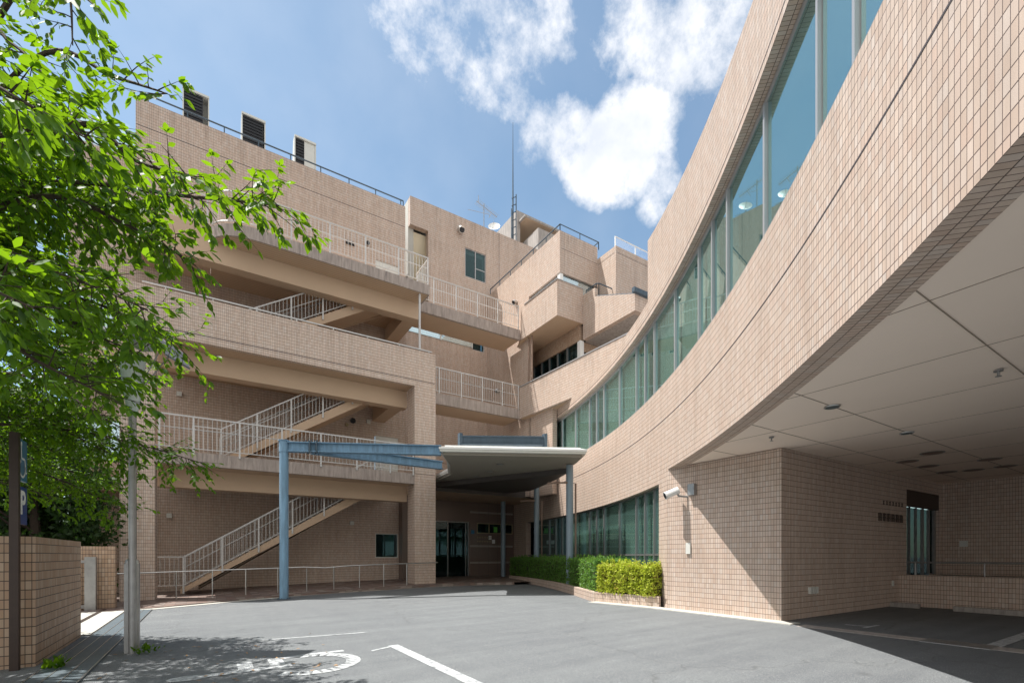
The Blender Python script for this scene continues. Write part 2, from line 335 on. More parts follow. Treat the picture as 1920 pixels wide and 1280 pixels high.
def thing(name,label,cat,loc=(0,0,0),group=None):
    o=bpy.data.objects.new(name,None); COL.objects.link(o); o.location=loc; o.empty_display_size=.3
    tag(o,label,cat,group); return o
def tag(o,label,cat,group=None):
    o['label']=label; o['category']=cat
    if group: o['group']=group
    return o
def struct(o,kind='structure'): o['kind']=kind; return o
def dup(root,delta):
    r=root.copy(); COL.objects.link(r); r.location=root.location+Vector(delta)
    def rec(a,b):
        for ch in a.children:
            c=ch.copy(); COL.objects.link(c); c.parent=b; rec(ch,c)
    rec(root,r); return r

# ------------------------------------------------------------ ground
def gz(u,v=0): return max(-.36,min(0,.017*(u-9)))
mb=MB()
xs=[-400,-60,-12.2,-6,-2,2,5,9,400]; ys=[-400,-40,0,20,40,400]
for i in range(len(xs)-1):
    for j in range(len(ys)-1):
        mb.face([(xs[i],ys[j],gz(xs[i])),(xs[i+1],ys[j],gz(xs[i+1])),(xs[i+1],ys[j+1],gz(xs[i+1])),(xs[i],ys[j+1],gz(xs[i]))])
struct(mb.build('ground','asphalt'))
# walkway in front of the stair wing and the entrance
mb=MB(); edge=[(-4.6,18.6),(-2.4,18.55),(-1.4,18.9),(0.4,19.7),(2.3,20.4),(5.5,20.9),(9.3,21.3),(11.5,21.3),(13.3,20.6)]
def wz(u): return gz(u)+.035+max(0,min(.10,.012*(u+1)))
for a,b in zip(edge,edge[1:]):
    mb.face([(a[0],a[1],wz(a[0])),(b[0],b[1],wz(b[0])),(b[0],28.5,wz(b[0])+.05),(a[0],28.5,wz(a[0])+.05)])
    mb.face([(a[0],a[1],gz(a[0])-.05),(b[0],b[1],gz(b[0])-.05),(b[0],b[1],wz(b[0])),(a[0],a[1],wz(a[0]))])
mb.face([(13.3,20.6,wz(13.3)),(18,20.6,wz(13.3)),(18,28.5,wz(13.3)+.05),(13.3,28.5,wz(13.3)+.05)])
struct(mb.build('pavement','paving'))
# pale kerb strip in front of walkway and along the corner wall
mb=MB()
for a,b in zip(edge,edge[1:]):
    kw=.42 if b[0]<2.5 else .12
    mb.face([(a[0],a[1]-kw,gz(a[0])+.012),(b[0],b[1]-kw,gz(b[0])+.012),(b[0],b[1],gz(b[0])+.012),(a[0],a[1],gz(a[0])+.012)])
mb.prism([(10.62,5.45),(11.04,5.45),(11.04,9.3),(10.72,11.6),(10.30,11.6),(10.62,9.3)],-.05,.02)
struct(mb.build('kerb','concrete_light'))
# concrete apron beside the gate
mb=MB(); mb.face([(-5,13.3,-.16),(-2.08,13.3,-.16),(-2.08,18.5,-.16),(-5,18.5,-.16)])
struct(mb.build('apron','concrete_light'))
mb=MB(); mb.box(-2.72,-2.62,13.2,19.2,-.19,-.145); struct(mb.build('gate_track','brown'))
# drain grating
dg=thing('drain_grating','long steel drain grating in the asphalt beside the tiled boundary wall','grating',(-1.7,13,-.17))
mb=MB(); mb.box(-2.03,-1.42,8.3,18.45,-.2,-.155); mb.build('grate_panel','grate',dg)
for x in (-2.03,-1.83,-1.63,-1.43):
    mb=MB(); mb.box(x-.008,x+.008,8.3,18.45,-.154,-.148); mb.build('grate_bar','steel',dg)
# painted marks
def flat(pts,z=.006,name='line'): 
    mb=MB(); mb.face([(p[0],p[1],gz(p[0])+z) for p in pts]); return mb
pk=thing('parking_marking','white parking bay lines painted on the asphalt around the wheelchair symbol','road marking',(2.8,7.6,-.1))
for q in ([(2.72,8.35),(2.90,8.35),(2.93,4.2),(2.75,4.2)],[(.9,10.35),(2.82,10.02),(2.82,10.10),(.9,10.43)],[(2.35,8.05),(2.74,8.22),(2.74,8.30),(2.35,8.13)],[(1.9,5.15),(2.76,5.15),(2.76,5.32),(1.9,5.32)]):
    flat(q).build('painted_line','paint',pk)
def stroke(mb,pts,w):
    for a,b in zip(pts,pts[1:]):
        a=Vector(a);b=Vector(b);d=(b-a).normalized();n=Vector((-d.y,d.x))*w/2
        q=[a-n-d*w*.1,b-n+d*w*.1,b+n+d*w*.1,a+n-d*w*.1]; mb.face([(p.x,p.y,gz(p.x)+.006) for p in q])
mb=MB()
cen=(-.22,7.78); mb.face([(cen[0]+.24*math.cos(a),cen[1]+.15*math.sin(a),gz(cen[0])+.006) for a in [k*math.pi/10 for k in range(20)]])
stroke(mb,[(-.05,7.78),(1.05,7.80)],.19)
mb2=[(.50,7.85),(.50,8.35),(.98,8.35)]
stroke(mb,[(.48,7.85),(.48,8.38)],.20); stroke(mb,[(.90,7.85),(.90,8.42)],.20); stroke(mb,[(.86,8.36),(1.42,8.42),(1.95,8.40)],.15)
arc=[(1.32+.62*math.cos(a),7.72+.62*math.sin(a)) for a in [R_(x) for x in range(-135,100,12)]]
for a,b in zip(arc,arc[1:]): stroke(mb,[a,b],.21)
tag(mb.build('wheelchair_symbol','paint'),'white wheelchair symbol painted on the asphalt in tree shade','road marking')
pm=thing('parking_stripe','broad white stripe on the dark floor under the curved building','road marking',(13,2.6,0))
flat([(10.35,2.47),(10.85,2.27),(17.2,2.27),(17.2,2.47)]).build('painted_line','paint',pm)
mb=flat([(11.5,4.38),(12.2,4.38),(12.2,4.45),(11.5,4.45)]); mb.face([(11.75,4.45,.006),(11.85,4.45,.006),(11.75,4.85,.006),(11.65,4.85,.006)])
tag(mb.build('small_mark','paint'),'small white mark on the floor of the covered parking','road marking')
mb=MB(); mb.prism([(10.55,5.3),(10.95,5.3),(10.95,-6),(10.55,-6)],-.02,.008); struct(mb.build('gutter','concrete'))

# ------------------------------------------------------------ curved building
CX,CY,CR=-24.963,32.379,42.891
def cp(th,dr=0): return (CX+(CR+dr)*math.cos(R_(th)),CY+(CR+dr)*math.sin(R_(th)))
def arcs(a,b,st=.4):
    n=max(1,int(abs(b-a)/st+.5)); return [a+(b-a)*i/n for i in range(n+1)]
def arcw(mb,a,b,z0,z1,t0,t1,mi=0,ends=True):
    """curved wall between radii CR+t0 (visible face) and CR+t1"""
    f0=z0 if callable(z0) else (lambda q:z0); f1=z1 if callable(z1) else (lambda q:z1)
    th=arcs(a,b); S=lambda q: R_(q)*CR
    for p,q in zip(th,th[1:]):
        A,B=cp(p,t0),cp(q,t0);C,D=cp(p,t1),cp(q,t1)
        mb.face([(*A,f0(p)),(*B,f0(q)),(*B,f1(q)),(*A,f1(p))][::-1],[(S(p),f0(p)),(S(q),f0(q)),(S(q),f1(q)),(S(p),f1(p))][::-1],mi)
        mb.face([(*C,f0(p)),(*D,f0(q)),(*D,f1(q)),(*C,f1(p))],[(S(p),f0(p)),(S(q),f0(q)),(S(q),f1(q)),(S(p),f1(p))],mi)
        mb.face([(*A,f0(p)),(*B,f0(q)),(*D,f0(q)),(*C,f0(p))],[(S(p),0),(S(q),0),(S(q),t1-t0),(S(p),t1-t0)],mi)
        mb.face([(*A,f1(p)),(*B,f1(q)),(*D,f1(q)),(*C,f1(p))][::-1],[(S(p),0),(S(q),0),(S(q),t1-t0),(S(p),t1-t0)][::-1],mi)
    if ends:
        for q in (a,b): 
            A,C=cp(q,t0),cp(q,t1); mb.face([(*A,f0(q)),(*C,f0(q)),(*C,f1(q)),(*A,f1(q))],[(0,f0(q)),(t1-t0,f0(q)),(t1-t0,f1(q)),(0,f1(q))],mi)
TE=-54
cb=thing('curved_building','tiled building with a sweeping concave facade, ribbon windows and covered parking below','building',(11,6,0))
mb=MB(); arcw(mb,TE,-32.98,3.95,6.5,0,.36,ends=True); arcw(mb,-32.98,-2.0,3.65,6.5,0,.36); mb.build('lower_wall_band','tile',cb)
ztop=lambda q: 11.66-.093*(-30.5-q)
mb=MB(); arcw(mb,TE,-30.45,9.1,ztop,0,.20); mb.build('tall_parapet','tile',cb)
mb=MB(); arcw(mb,-30.45,-2.0,9.1,9.68,0,.20); mb.build('upper_wall_band','tile',cb)
mb=MB(); arcw(mb,TE,-2.0,6.5,6.53,.012,.34); mb.build('window_sill','alu',cb)
mb=MB(); arcw(mb,TE,-2.0,8.98,9.095,.20,.30); arcw(mb,TE,-2.0,6.53,6.60,.12,.22); mb.build('window_frame','alu',cb)
for z,a,b in ((5.45,TE,-7.6),(8.0,TE,TE+.5)):
    if z==5.45:
        mb=MB(); arcw(mb,a,b,z-.011,z+.011,-.004,.05); mb.build('movement_joint','darkjoint',cb)
mb=MB(); arcw(mb,TE,-2.0,9.245,9.262,-.003,.05); mb.build('movement_joint','darkjoint',cb)
# corner wall
mb=MB(); mb.wall((11.014,9.03),(11.05,5.87),-.1,3.95,.35,side=1); 
mb.wall((11.40,5.87),(21.3,5.87),-.1,3.97,.3,ops=[(6.85,9.72,-.2,3.56)],side=1)
mb.build('corner_wall','tile',cb)
mb=MB(); mb.wall((21.3,6.1),(21.3,-14),-.1,3.97,.3,side=1); mb.build('porch_wall','tile',cb)
mb=MB(); arcw(mb,-33.0,-31.9,-.05,3.65,0,.35); mb.build('pier','tile',cb)
mb=MB(); arcw(mb,-9.2,-2.0,-.05,3.65,0,.35); mb.build('pier','tile',cb)
mb=MB(); arcw(mb,-31.9,-9.2,-.05,.62,.05,.30); mb.build('plinth','tile',cb)
# porch ceiling with board joints
mb=MB(); pl=[cp(q,.36) for q in arcs(TE,-33,.8)]
poly=[(p[0],p[1]) for p in pl]+[(21.6,10.5),(21.6,-14),(6.0,-14)]
mb.prism(poly,3.97,4.02); mb.build('porch_ceiling','soffit',cb)
mb=MB(); 
import itertools
def curve_u(v): 
    s=(v-CY)/(CR+.36); return CX+(CR+.36)*math.sqrt(max(0,1-s*s))
for v,w in ((1.72,.010),(3.8,.008),(5.15,.006),(6.9,.006),(-.3,.008)):
    mb.box(curve_u(v)+.02,21.3,v-w/2,v+w/2,3.962,3.9705)
for k in range(9):
    u=5.9+k*1.82
    vv=CY+(CR+.36)*math.sin(math.acos(min(1,(u-CX)/(CR+.36))))*-1
    y1=min(5.87 if u>11.0 else 9, vv-.03)
    mb.box(u-.003,u+.003,-10,y1,3.964,3.9712)
mb.build('ceiling_joint','joint_grey',cb)
# ribbon windows
ANG=[];base=[-8.36-7.41*k for k in range(-1,6)]
for b in base:
    for q,w in ((0,'w'),(-2.48,'w'),(-4.96,'n'),(-6.18,'n')): ANG.append((b+q,w))
ANG=[(a,w) for a,w in ANG if a<=-8.0 and a>=TE]
# covers behind panes
kinds=['blind','vblind','dark','blind','vblind','blind','dark','curtain','blind','blind','vblind','dark','blind','blind','blind','curtain','dark','none','none','dark','none','none','none','none']
def panel(a,b,z0,z1,dr,name,m,th=.006,parent=None):
    mb=MB(); A,B=cp(a,dr),cp(b,dr);C,D=cp(a,dr+th),cp(b,dr+th)
    mb.face([(*A,z0),(*A,z1),(*B,z1),(*B,z0)]); mb.face([(*C,z0),(*D,z0),(*D,z1),(*C,z1)])
    for P,Q in ((A,C),(B,D)): mb.face([(*P,z0),(*Q,z0),(*Q,z1),(*P,z1)])
    mb.face([(*A,z1),(*C,z1),(*D,z1),(*B,z1)]); mb.face([(*A,z0),(*B,z0),(*D,z0),(*C,z0)])
    return mb.build(name,m,parent or cb)
for i,(a,w) in enumerate(ANG):
    b=ANG[i+1][0] if i+1<len(ANG) else TE
    mb=MB(); c0=Vector(cp(a,.13)); c1=Vector(cp(a,.30)); 
    d=(c1-c0).normalized(); hw=.036 if w=='w' else .03
    def post(a,hw,z0,z1,r0=.165,r1=.27):
        c0=Vector(cp(a,r0));c1=Vector(cp(a,r1)); n=Vector((-(c1-c0).y,(c1-c0).x)).normalized()*hw
        mb.prism([tuple(c0-n),tuple(c1-n),tuple(c1+n),tuple(c0+n)],z0,z1)
    post(a,hw,6.60,8.98); mb.build('mullion','alu',cb)
    panel(a-.07,b+.07,6.60,8.98,.22,'pane','glass')
    k=kinds[i%len(kinds)]
    if k in('blind','vblind','curtain'):
        zb=8.85
        if k=='curtain':
            mb=MB(); n=26
            pr=None
            for q in range(n+1):
                th=a-.12+(b+.24-a)*q/n; P=cp(th,.42+.05*math.sin(q*1.7)); 
                if pr: mb.face([(*pr,6.62),(*P,6.62),(*P,8.7),(*pr,8.7)],smooth=True)
                pr=P
            mb.build('curtain','curtain',cb)
        else: panel(a-.1,b+.1,6.62,8.9,.36,'window_blind',k,.01)
# ground floor windows
for i,(a,w) in enumerate(ANG):
    if a<-31.9 or a>-9: continue
    b=max(ANG[i+1][0],-31.9)
    mb=MB(); post(a,.045,.62,3.65,.16,.28); mb.build('mullion','alu_dark',cb)
    panel(a-.06,b+.06,1.56,3.60,.22,'pane','glass'); panel(a-.06,b+.06,.66,1.50,.22,'pane','glass')
    if a<-15: panel(a-.1,b+.1,.7,3.6,.40,'window_blind','blind' if a<-22 and i%5 else 'vblind',.01)
for a_ in ((1.50,1.56,.17,.27),(3.60,3.65,.16,.28),(.62,.66,.14,.30)): mb=MB(); arcw(mb,-31.9,-9.2,*a_); mb.build('window_frame','alu_dark',cb)
mb=MB(); A=cp(-2.0,0);B=cp(-2.0,14); mb.wall(A,B,-.1,9.6,.3,side=1); mb.build('end_wall','tile',cb)
# floors and inner walls
def ring(t0,t1,a,b,z0,z1,name,m):
    mb=MB(); arcw(mb,a,b,z0,z1,t0,t1); return mb.build(name,m,cb)
ring(.37,7.5,TE,-2,5.6,5.75,'floor_slab','interior'); ring(.21,7.5,TE,-2,9.12,9.3,'roof_slab','interior')
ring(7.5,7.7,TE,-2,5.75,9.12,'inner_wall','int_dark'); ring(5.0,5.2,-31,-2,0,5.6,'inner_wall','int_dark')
ring(.37,5.0,-32.5,-2,3.66,3.75,'inner_ceiling','interior')
# porch door
mb=MB(); mb.box(18.25,21.12,5.90,6.0,3.05,3.56); mb.build('door_head','brown',cb)
dr=MB(); dr.box(18.28,21.1,6.06,6.08,.9,3.05); dr.build('glass_door','glass_deep',cb)
for x,w in ((18.29,.05),(18.85,.04),(19.4,.04),(19.95,.09),(20.5,.06),(20.98,.12)):
    mb=MB(); mb.box(x,x+w,5.98,6.05,.88,3.05); mb.build('door_frame','dull_steel',cb)
mb=MB(); mb.box(18,21.6,6.3,8,.8,.88); mb.box(18,21.6,8,8.1,0,3.9); mb.build('lobby','int_dark',cb)
mb=MB(); mb.box(17.8,21.3,-14,5.87,-.05,.86); mb.build('platform','concrete',cb)
mb=MB(); mb.wall((17.6,5.87),(17.6,-14),-.05,.93,.2,side=1); mb.build('platform_wall','tile',cb)
mb=MB(); mb.tube([(17.75,5.7,1.3),(17.75,-12,1.3)],.025)
for k in range(12): mb.tube([(17.75,5.5-k*1.5,.9),(17.75,5.5-k*1.5,1.3)],.018)
mb.build('handrail','dull_steel',cb)
# wall letters next to the door (dark plates, writing too small to read)
mb=MB()
for k in range(7):
    u=16.5+k*.22; mb.box(u,u+.11,5.855,5.868,3.07,3.09); mb.box(u+.045,u+.07,5.855,5.869,2.98,3.10); mb.box(u,u+.12,5.855,5.867,3.0,3.015)
for k in range(6):
    u=16.2+k*.3; mb.box(u,u+.22,5.855,5.868,2.70,2.73); mb.box(u+.09,u+.13,5.855,5.869,2.50,2.74); mb.box(u,u+.22,5.855,5.867,2.60,2.625); mb.box(u,u+.03,5.855,5.866,2.5,2.70); mb.box(u+.19,u+.22,5.855,5.866,2.5,2.70)
mb.build('wall_lettering','brown',cb)
# upper roof closure behind the tall parapet
mb=MB(); arcw(mb,TE,-2,9.31,9.5,.25,14); mb.build('roof','concrete',cb)

# ------------------------------------------------------------ stair wing (left)
VF=21.9; VB=26.5
sw=thing('stair_wing','four storey tiled wing with open stair balconies on the left','building',(-1,22,-.2))
for a,b in ((-2.63,-1.61),(8.43,9.52)):
    mb=MB(); mb.box(a,b,VF,VF+.95,-.45,9.68); mb.build('pillar','tile',sw)
mb=MB(); mb.box(-2.63,9.52,VF,VF+.22,9.681,11.40); mb.build('parapet','tile',sw)
mb=MB(); mb.box(-2.6,9.49,VF-.003,VF+.02,9.945,9.975); mb.box(8.46,9.49,VF-.003,VF+.02,5.44,5.46); mb.build('movement_joint','darkjoint',sw)
mb=MB()
mb.box(-1.6,8.42,VF+.16,VB,4.96,5.44); mb.build('floor_slab','beige',sw)
mb=MB(); mb.box(-1.61,8.43,VF,VF+.158,4.95,5.45); mb.build('slab_edge','slab_edge',sw)
mb=MB(); mb.box(-1.6,8.42,VF+.221,VB,9.69,10.1); mb.build('floor_slab','ribbed',sw)
# top balcony with rounded end
mb=MB(); pl=[(9.21,VF),(9.21,VB),(.13,VB),(.13,23.0)]+[(1.75-1.62*math.cos(a),23.0-1.1*math.sin(a)) for a in [R_(x) for x in range(10,91,10)]]
mb.prism([(9.18,VF+.03),(9.18,VB),(.16,VB),(.16,23.0)]+[(1.75-1.59*math.cos(a),23.0-1.07*math.sin(a)) for a in [R_(x) for x in range(10,91,10)]],14.275,14.74); mb.build('top_balcony_slab','ribbed',sw)
mb=MB(); out=[(.13,23.0)]+[(1.75-1.62*math.cos(a),23.0-1.1*math.sin(a)) for a in [R_(x) for x in range(10,91,8)]]+[(1.75,VF),(9.21,VF),(9.21,VB)]
inn=[(.20,23.0)]+[(1.75-1.55*math.cos(a),23.0-1.03*math.sin(a)) for a in [R_(x) for x in range(10,91,8)]]+[(1.75,VF+.07),(9.14,VF+.07),(9.14,VB)]
for k in range(len(out)-1):
    mb.prism([out[k],out[k+1],inn[k+1],inn[k]],14.27,14.75)
mb.build('top_slab_edge','slab_edge',sw)
for (a,b,z0,z1) in ((-1.61,8.43,4.19,4.955),(-1.61,8.43,8.86,9.685),(-2.63,9.12,13.45,14.27)):
    mb=MB(); mb.box(a,b,22.95,23.5,z0,z1); mb.build('beam','beige',sw)
mb=MB(); mb.box(-2.63,.12,22.95,23.45,14.271,14.85); mb.box(-2.63,.12,23.45,VB,14.3,14.75); mb.build('balcony_fascia','beige',sw)
for (a,b,z0,z1) in ((7.75,8.40,8.95,9.685),(8.45,9.11,13.55,14.27)):
    mb=MB(); mb.box(a,b,23.501,VB,z0,z1); mb.build('cross_beam','beige',sw)
mb=MB(); mb.wall((-2.63,VB),(9.64,VB),-.45,21.6,.3,ops=[(10.53,11.85,1.38,2.75),(10.5,11.85,5.45,8.2),(10.55,11.85,14.75,18.0)],side=1); mb.build('back_wall','tile',sw)
mb=MB(); mb.box(-2.6,9.6,VB-.004,VB+.02,20.40,20.43); mb.box(-1.6,8.4,VB-.004,VB+.02,9.95,9.97); mb.build('movement_joint','darkjoint',sw)
mb=MB(); mb.box(9.34,9.64,VB+.31,30,14.8,21.6); mb.build('side_wall','tile',sw)
mb=MB(); mb.box(-2.63,9.34,VB+.31,34,21.0,21.2); mb.build('roof','concrete',sw)
# window and doors in the back wall
def win_v(parent,u0,u1,z0,z1,v,glass='glass_dark',fr='alu',mull=1,dark=True,bar=None,name='window'):
    mb=MB(); w=.05
    mb.box(u0,u1,v+.04,v+.12,z0,z0+w); mb.box(u0,u1,v+.04,v+.12,z1-w,z1); mb.box(u0,u0+w,v+.04,v+.12,z0+w,z1-w); mb.box(u1-w,u1,v+.04,v+.12,z0+w,z1-w)
    for k in range(1,mull+1):
        c=u0+(u1-u0)*k/(mull+1); mb.box(c-.03,c+.03,v+.03,v+.12,z0+w,z1-w)
    if bar: mb.box(bar[0],bar[1],v+.05,v+.11,bar[2]-.025,bar[2]+.025)
    o=mb.build(name,fr,parent)
    mb=MB(); mb.box(u0+w,u1-w,v+.07,v+.08,z0+w,z1-w); mb.build('pane',glass,o)
    if dark:
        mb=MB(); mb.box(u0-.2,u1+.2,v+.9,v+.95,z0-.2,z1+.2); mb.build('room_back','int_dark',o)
    return o
win_v(sw,7.9,9.22,1.38,2.75,VB,mull=0,fr='offwhite')
for z0,z1 in ((5.45,8.2),(14.75,18.0)):
    mb=MB(); mb.box(7.92,9.22,VB+.05,VB+.11,z0,z1); o=mb.build('door','offwhite',sw)
    mb=MB(); mb.box(8.5,8.72,VB+.035,VB+.049,z0+1.9,z0+2.3); mb.build('door_window','black',o)
# railings
def railing(parent,p0,p1,z,h,posts,nbar,handrail=True,m='silver',inner=None,pr=.045):
    p0=Vector(p0);p1=Vector(p1);d=(p1-p0);L=d.length;d/=L
    P=lambda s,zz:(p0.x+d.x*s,p0.y+d.y*s,zz)
    mb=MB(); mb.beam(P(0,z+h),P(L,z+h),.055,.05); mb.beam(P(0,z+.13),P(L,z+.13),.03,.03)
    for a,b in zip(posts,posts[1:]):
        k=max(1,int(round((b-a)/.153)))
        for q in range(1,k): s=a+(b-a)*q/k; mb.box(*sum([[c-.0085,c+.0085] for c in P(s,0)[:2]],[]),z+.14,z+h-.02)
    if inner: 
        n=Vector((-d.y,d.x))*inner
        mb.tube([(p0.x+n.x,p0.y+n.y,z+.88),(p1.x+n.x,p1.y+n.y,z+.88)],.022,6)
    o=mb.build('railing',m,parent)
    for s in posts:
        mb=MB(); x,y=P(s,0)[:2]; mb.box(x-pr/2-.008,x+pr/2+.008,y-pr/2,y+pr/2,z-.10,z+h); mb.build('post',m,o)
    return o
railing(sw,(-1.6,VF-.03),(8.40,VF-.03),5.45,1.33,[.12,1.17,2.70,4.23,5.76,7.29,8.82,9.95],0,inner=.12)
railing(sw,(1.75,VF+.04),(9.16,VF+.04),14.75,1.32,[0.02,1.25,2.8,4.35,5.9,7.38],0,inner=.12)
# rounded end railing
mb=MB(); crv=[(1.75-1.58*math.cos(a),23.0-1.06*math.sin(a)) for a in [R_(x) for x in range(0,91,6)]]
for zz in (16.07,14.88): mb.tube([(*p,zz) for p in crv],.026,6)
for p in crv[::1]: mb.box(p[0]-.0085,p[0]+.0085,p[1]-.0085,p[1]+.0085,14.88,16.06)
mb.build('railing','silver',sw)
railing(sw,(-2.6,22.98),(.10,22.98),14.86,1.2,[0.05,1.3,2.62],0)
mb=MB(); mb.beam((9.17,VF+.1,16.07),(9.17,23.6,16.07),.05,.05); mb.beam((9.17,VF+.1,14.9),(9.17,23.6,14.9),.03,.03)
for k in range(10): mb.box(9.16,9.18,VF+.2+k*.155,VF+.22+k*.155,14.9,16.06)
mb.build('railing','silver',sw)
mb=MB(); mb.beam((-2.0,VF+.1,11.53),(9.35,VF+.1,11.53),.06,.05)
for k in range(8): x=-1.3+k*1.5; mb.box(x-.02,x+.02,VF+.08,VF+.12,11.4,11.52)
mb.build('parapet_rail','silver',sw)
mb=MB(); mb.tube([(8.76,22.08,11.4),(8.76,22.08,14.27)],.055,10); mb.build('steel_post','silver',sw)
def railbar(mb,p0,p1,zoff,gap,r=.028):
    mb.tube([(p0[0],p0[1],p0[2]+zoff),(p1[0],p1[1],p1[2]+zoff)],r,8)
mb=MB(); mb.tube([(-2.5,VB+.1,21.95),(9.55,VB+.1,21.95)],.035,8); mb.tube([(9.55,VB+.1,21.95),(9.55,VB+.1,21.6)],.03,8)
for k in range(9): x=-2.2+k*1.45; mb.tube([(x,VB+.1,21.6),(x,VB+.1,21.93)],.028,6)
mb.build('roof_rail','blue_grey',sw)
# stairs
def flight(u0,z0,u1,z1,name='staircase'):
    g=(z1-z0)/(u1-u0); n=int(round((z1-z0)/.178)); v0,v1=23.5,25.2
    mb=MB()
    for k in range(n):
        x=u0+(u1-u0)*k/n; zt=z0+(z1-z0)*(k+1)/n
        mb.box(x,x+(u1-u0)/n+.03,v0+.1,v1-.1,zt-.04,zt); mb.box(x,x+.02,v0+.1,v1-.1,zt-.20,zt-.041)
    st=mb.build(name,'concrete',sw)
    for vv in (v0,v1-.1):
        mb=MB(); a,b=(u0-.25,z0-.0),(u1+.1,z1+.1)
        q=[(u0-.1,z0-.30 if z0>1 else z0-.15),(u0-.1,z0+.05),(u1,z1+.08),(u1,z1-.40)]
        A=[(p[0],vv,p[1]) for p in q];B=[(p[0],vv+.1,p[1]) for p in q]
        mb.face(A[::-1]);mb.face(B)
        for i in range(4): mb.face([A[i],A[(i+1)%4],B[(i+1)%4],B[i]])
        mb.build('stringer','beige',st)
    mb=MB(); q=[(u0+.5,v0+.11,z0+.5*g-.32),(u1,v0+.11,z1-.32),(u1,v1-.11,z1-.32),(u0+.5,v1-.11,z0+.5*g-.32)]
    mb.face(q[::-1]); mb.face([(p[0],p[1],p[2]+.1) for p in q]); mb.build('stair_soffit','beige',st)
    for vv in (v0-.04,v1+.04):
        mb=MB(); h=1.35; mb.beam((u0,vv,z0+h),(u1,vv,z1+h),.05,.05); mb.beam((u0,vv,z0+.20),(u1,vv,z1+.20),.028,.028)
        k=int((u1-u0)/.153)
        for q in range(k):
            x=u0+.153*(q+.5); zz=z0+g*(x-u0); mb.box(x-.008,x+.008,vv-.008,vv+.008,zz+.2,zz+h-.02)
        mb.tube([(u0,vv+.1,z0+.9),(u1,vv+.1,z1+.9)],.02,6)
        if vv<24: mb.beam((u0-1.0,vv,z0+h),(u0,vv,z0+h),.05,.05); mb.beam((u0-1.0,vv,z0+.2),(u0,vv,z0+.2),.028,.028)
        if vv<24:
            for q in range(6): x=u0-.92+q*.153; mb.box(x-.008,x+.008,vv-.008,vv+.008,z0+.2,z0+h-.02)
        o=mb.build('stair_railing','silver',st)
        nn=int((u1-u0)/1.35)
        for q in range(-1 if vv<24 else 0,nn+1):
            x=u0+q*1.35 if q>=0 else u0-.98; zz=z0+max(0,g*(x-u0)); mb=MB(); mb.box(x-.032,x+.032,vv-.022,vv+.022,zz-.14,zz+h-.02); mb.build('post','silver',o)
flight(-.80,.10,7.75,5.45); flight(.50,5.45,7.75,10.1); flight(.50,10.1,7.75,14.6)
# left extension
mb=MB(); mb.wall((-4.9,26.9),(-2.64,26.9),-.45,19.1,.3,ops=[(.2,1.9,10.9,12.6),(.2,1.9,5.6,7.4)],side=1); mb.build('set_back_wall','tile',sw)
win_v(sw,-4.7,-3.0,10.9,12.6,26.9,'glass_pale'); win_v(sw,-4.7,-3.0,5.6,7.4,26.9,'glass_pale')
win_v(sw,-4.9,-2.66,19.1,20.3,26.9,'glass_pale',mull=2,dark=False)
for z0,z1 in ((4.2,5.0),(9.3,10.1)): mb=MB(); mb.box(-4.9,-2.66,25.6,26.89,z0,z1); mb.build('side_beam','beige',sw)

# ------------------------------------------------------------ rear wing with bridges
rw=thing('rear_wing','tall tiled rear wing with balconies bridging to the right-hand tower','building',(12,28,0))
VW=28.2
mb=MB(); mb.wall((10.57,VW),(27,VW),4.95,23.7,.35,ops=[(-.01,1.19,15.35,21.95),(3.78,5.35,19.93,21.84),(4.33,5.23,15.2,16.2)],side=1)
mb.wall((9.0,VW+.004),(10.57,VW+.004),4.95,15.3,.3,side=1)
mb.build('back_wall','tile',rw)
mb=MB(); mb.box(10.57,10.92,VW+.36,33,13.0,23.7); mb.build('end_wall','concrete_light',rw)
mb=MB(); mb.box(16.95,16.98,VW-.004,VW+.02,18.9,23.7); mb.box(9.0,16,VW-.006,VW+.02,10.6,10.63); mb.box(9.0,16,VW-.006,VW+.02,7.4,7.43);mb.build('movement_joint','darkjoint',rw)
win_v(rw,14.35,15.92,19.93,21.84,VW,'glass_dark',bar=(15.14,15.87,20.7))
win_v(rw,14.9,15.8,15.2,16.2,VW,'glass_dark',mull=0)
# glass strip left of it
mb=MB(); mb.box(10.0,14.88,VW-.05,VW-.01,15.32,16.2); o=mb.build('glass_strip','glass_pale',rw)
for x in (10.0,12.55,14.8): mb=MB(); mb.box(x,x+.08,VW-.08,VW-.055,15.25,16.25); mb.build('mullion','offwhite',o)
# alcove: cream walls and sloping stair underside
mb=MB(); mb.box(10.93,12.2,31.0,31.1,13.5,22.3); mb.box(12.2,12.3,VW+.36,31,13.5,22.3)
q=[(10.93,VW+.5,21.9),(12.2,VW+.5,21.9),(12.2,31,16.0),(10.93,31,16.0)]; mb.face(q); mb.face([(p[0],p[1]+.2,p[2]+.1) for p in q][::-1]); mb.build('alcove','cream',rw)
mb=MB(); mb.box(10.93,22,VW+.36,40,22.6,22.8); mb.build('roof','concrete',rw)
# bridges
for (z0,z1,u0) in ((9.6,10.17,9.53),(14.28,14.87,9.22)):
    mb=MB(); mb.box(u0,15.65,23.76,25.5,z0+.005,z1-.01); mb.build('bridge_slab','beige',rw)
    mb=MB(); mb.box(u0,15.66,23.6,23.758,z0,z1); mb.build('slab_edge','slab_edge',rw)
    railing(rw,(u0+.05,23.64),(15.60,23.64),z1,1.38,[0]+[.9+1.32*k for k in range(4)]+[15.6-u0-.1],0,inner=.12)
# sliding flat: entrance soffit
mb=MB(); mb.box(9.53,17.6,23.6,28.19,4.95,5.3); mb.build('entrance_soffit','beige',rw)
mb=MB(); mb.box(9.53,17.0,23.55,23.598,4.94,5.5); mb.build('slab_edge','canopy_dark',rw)  # slab fascia in a near-black colour that stands in for its shade
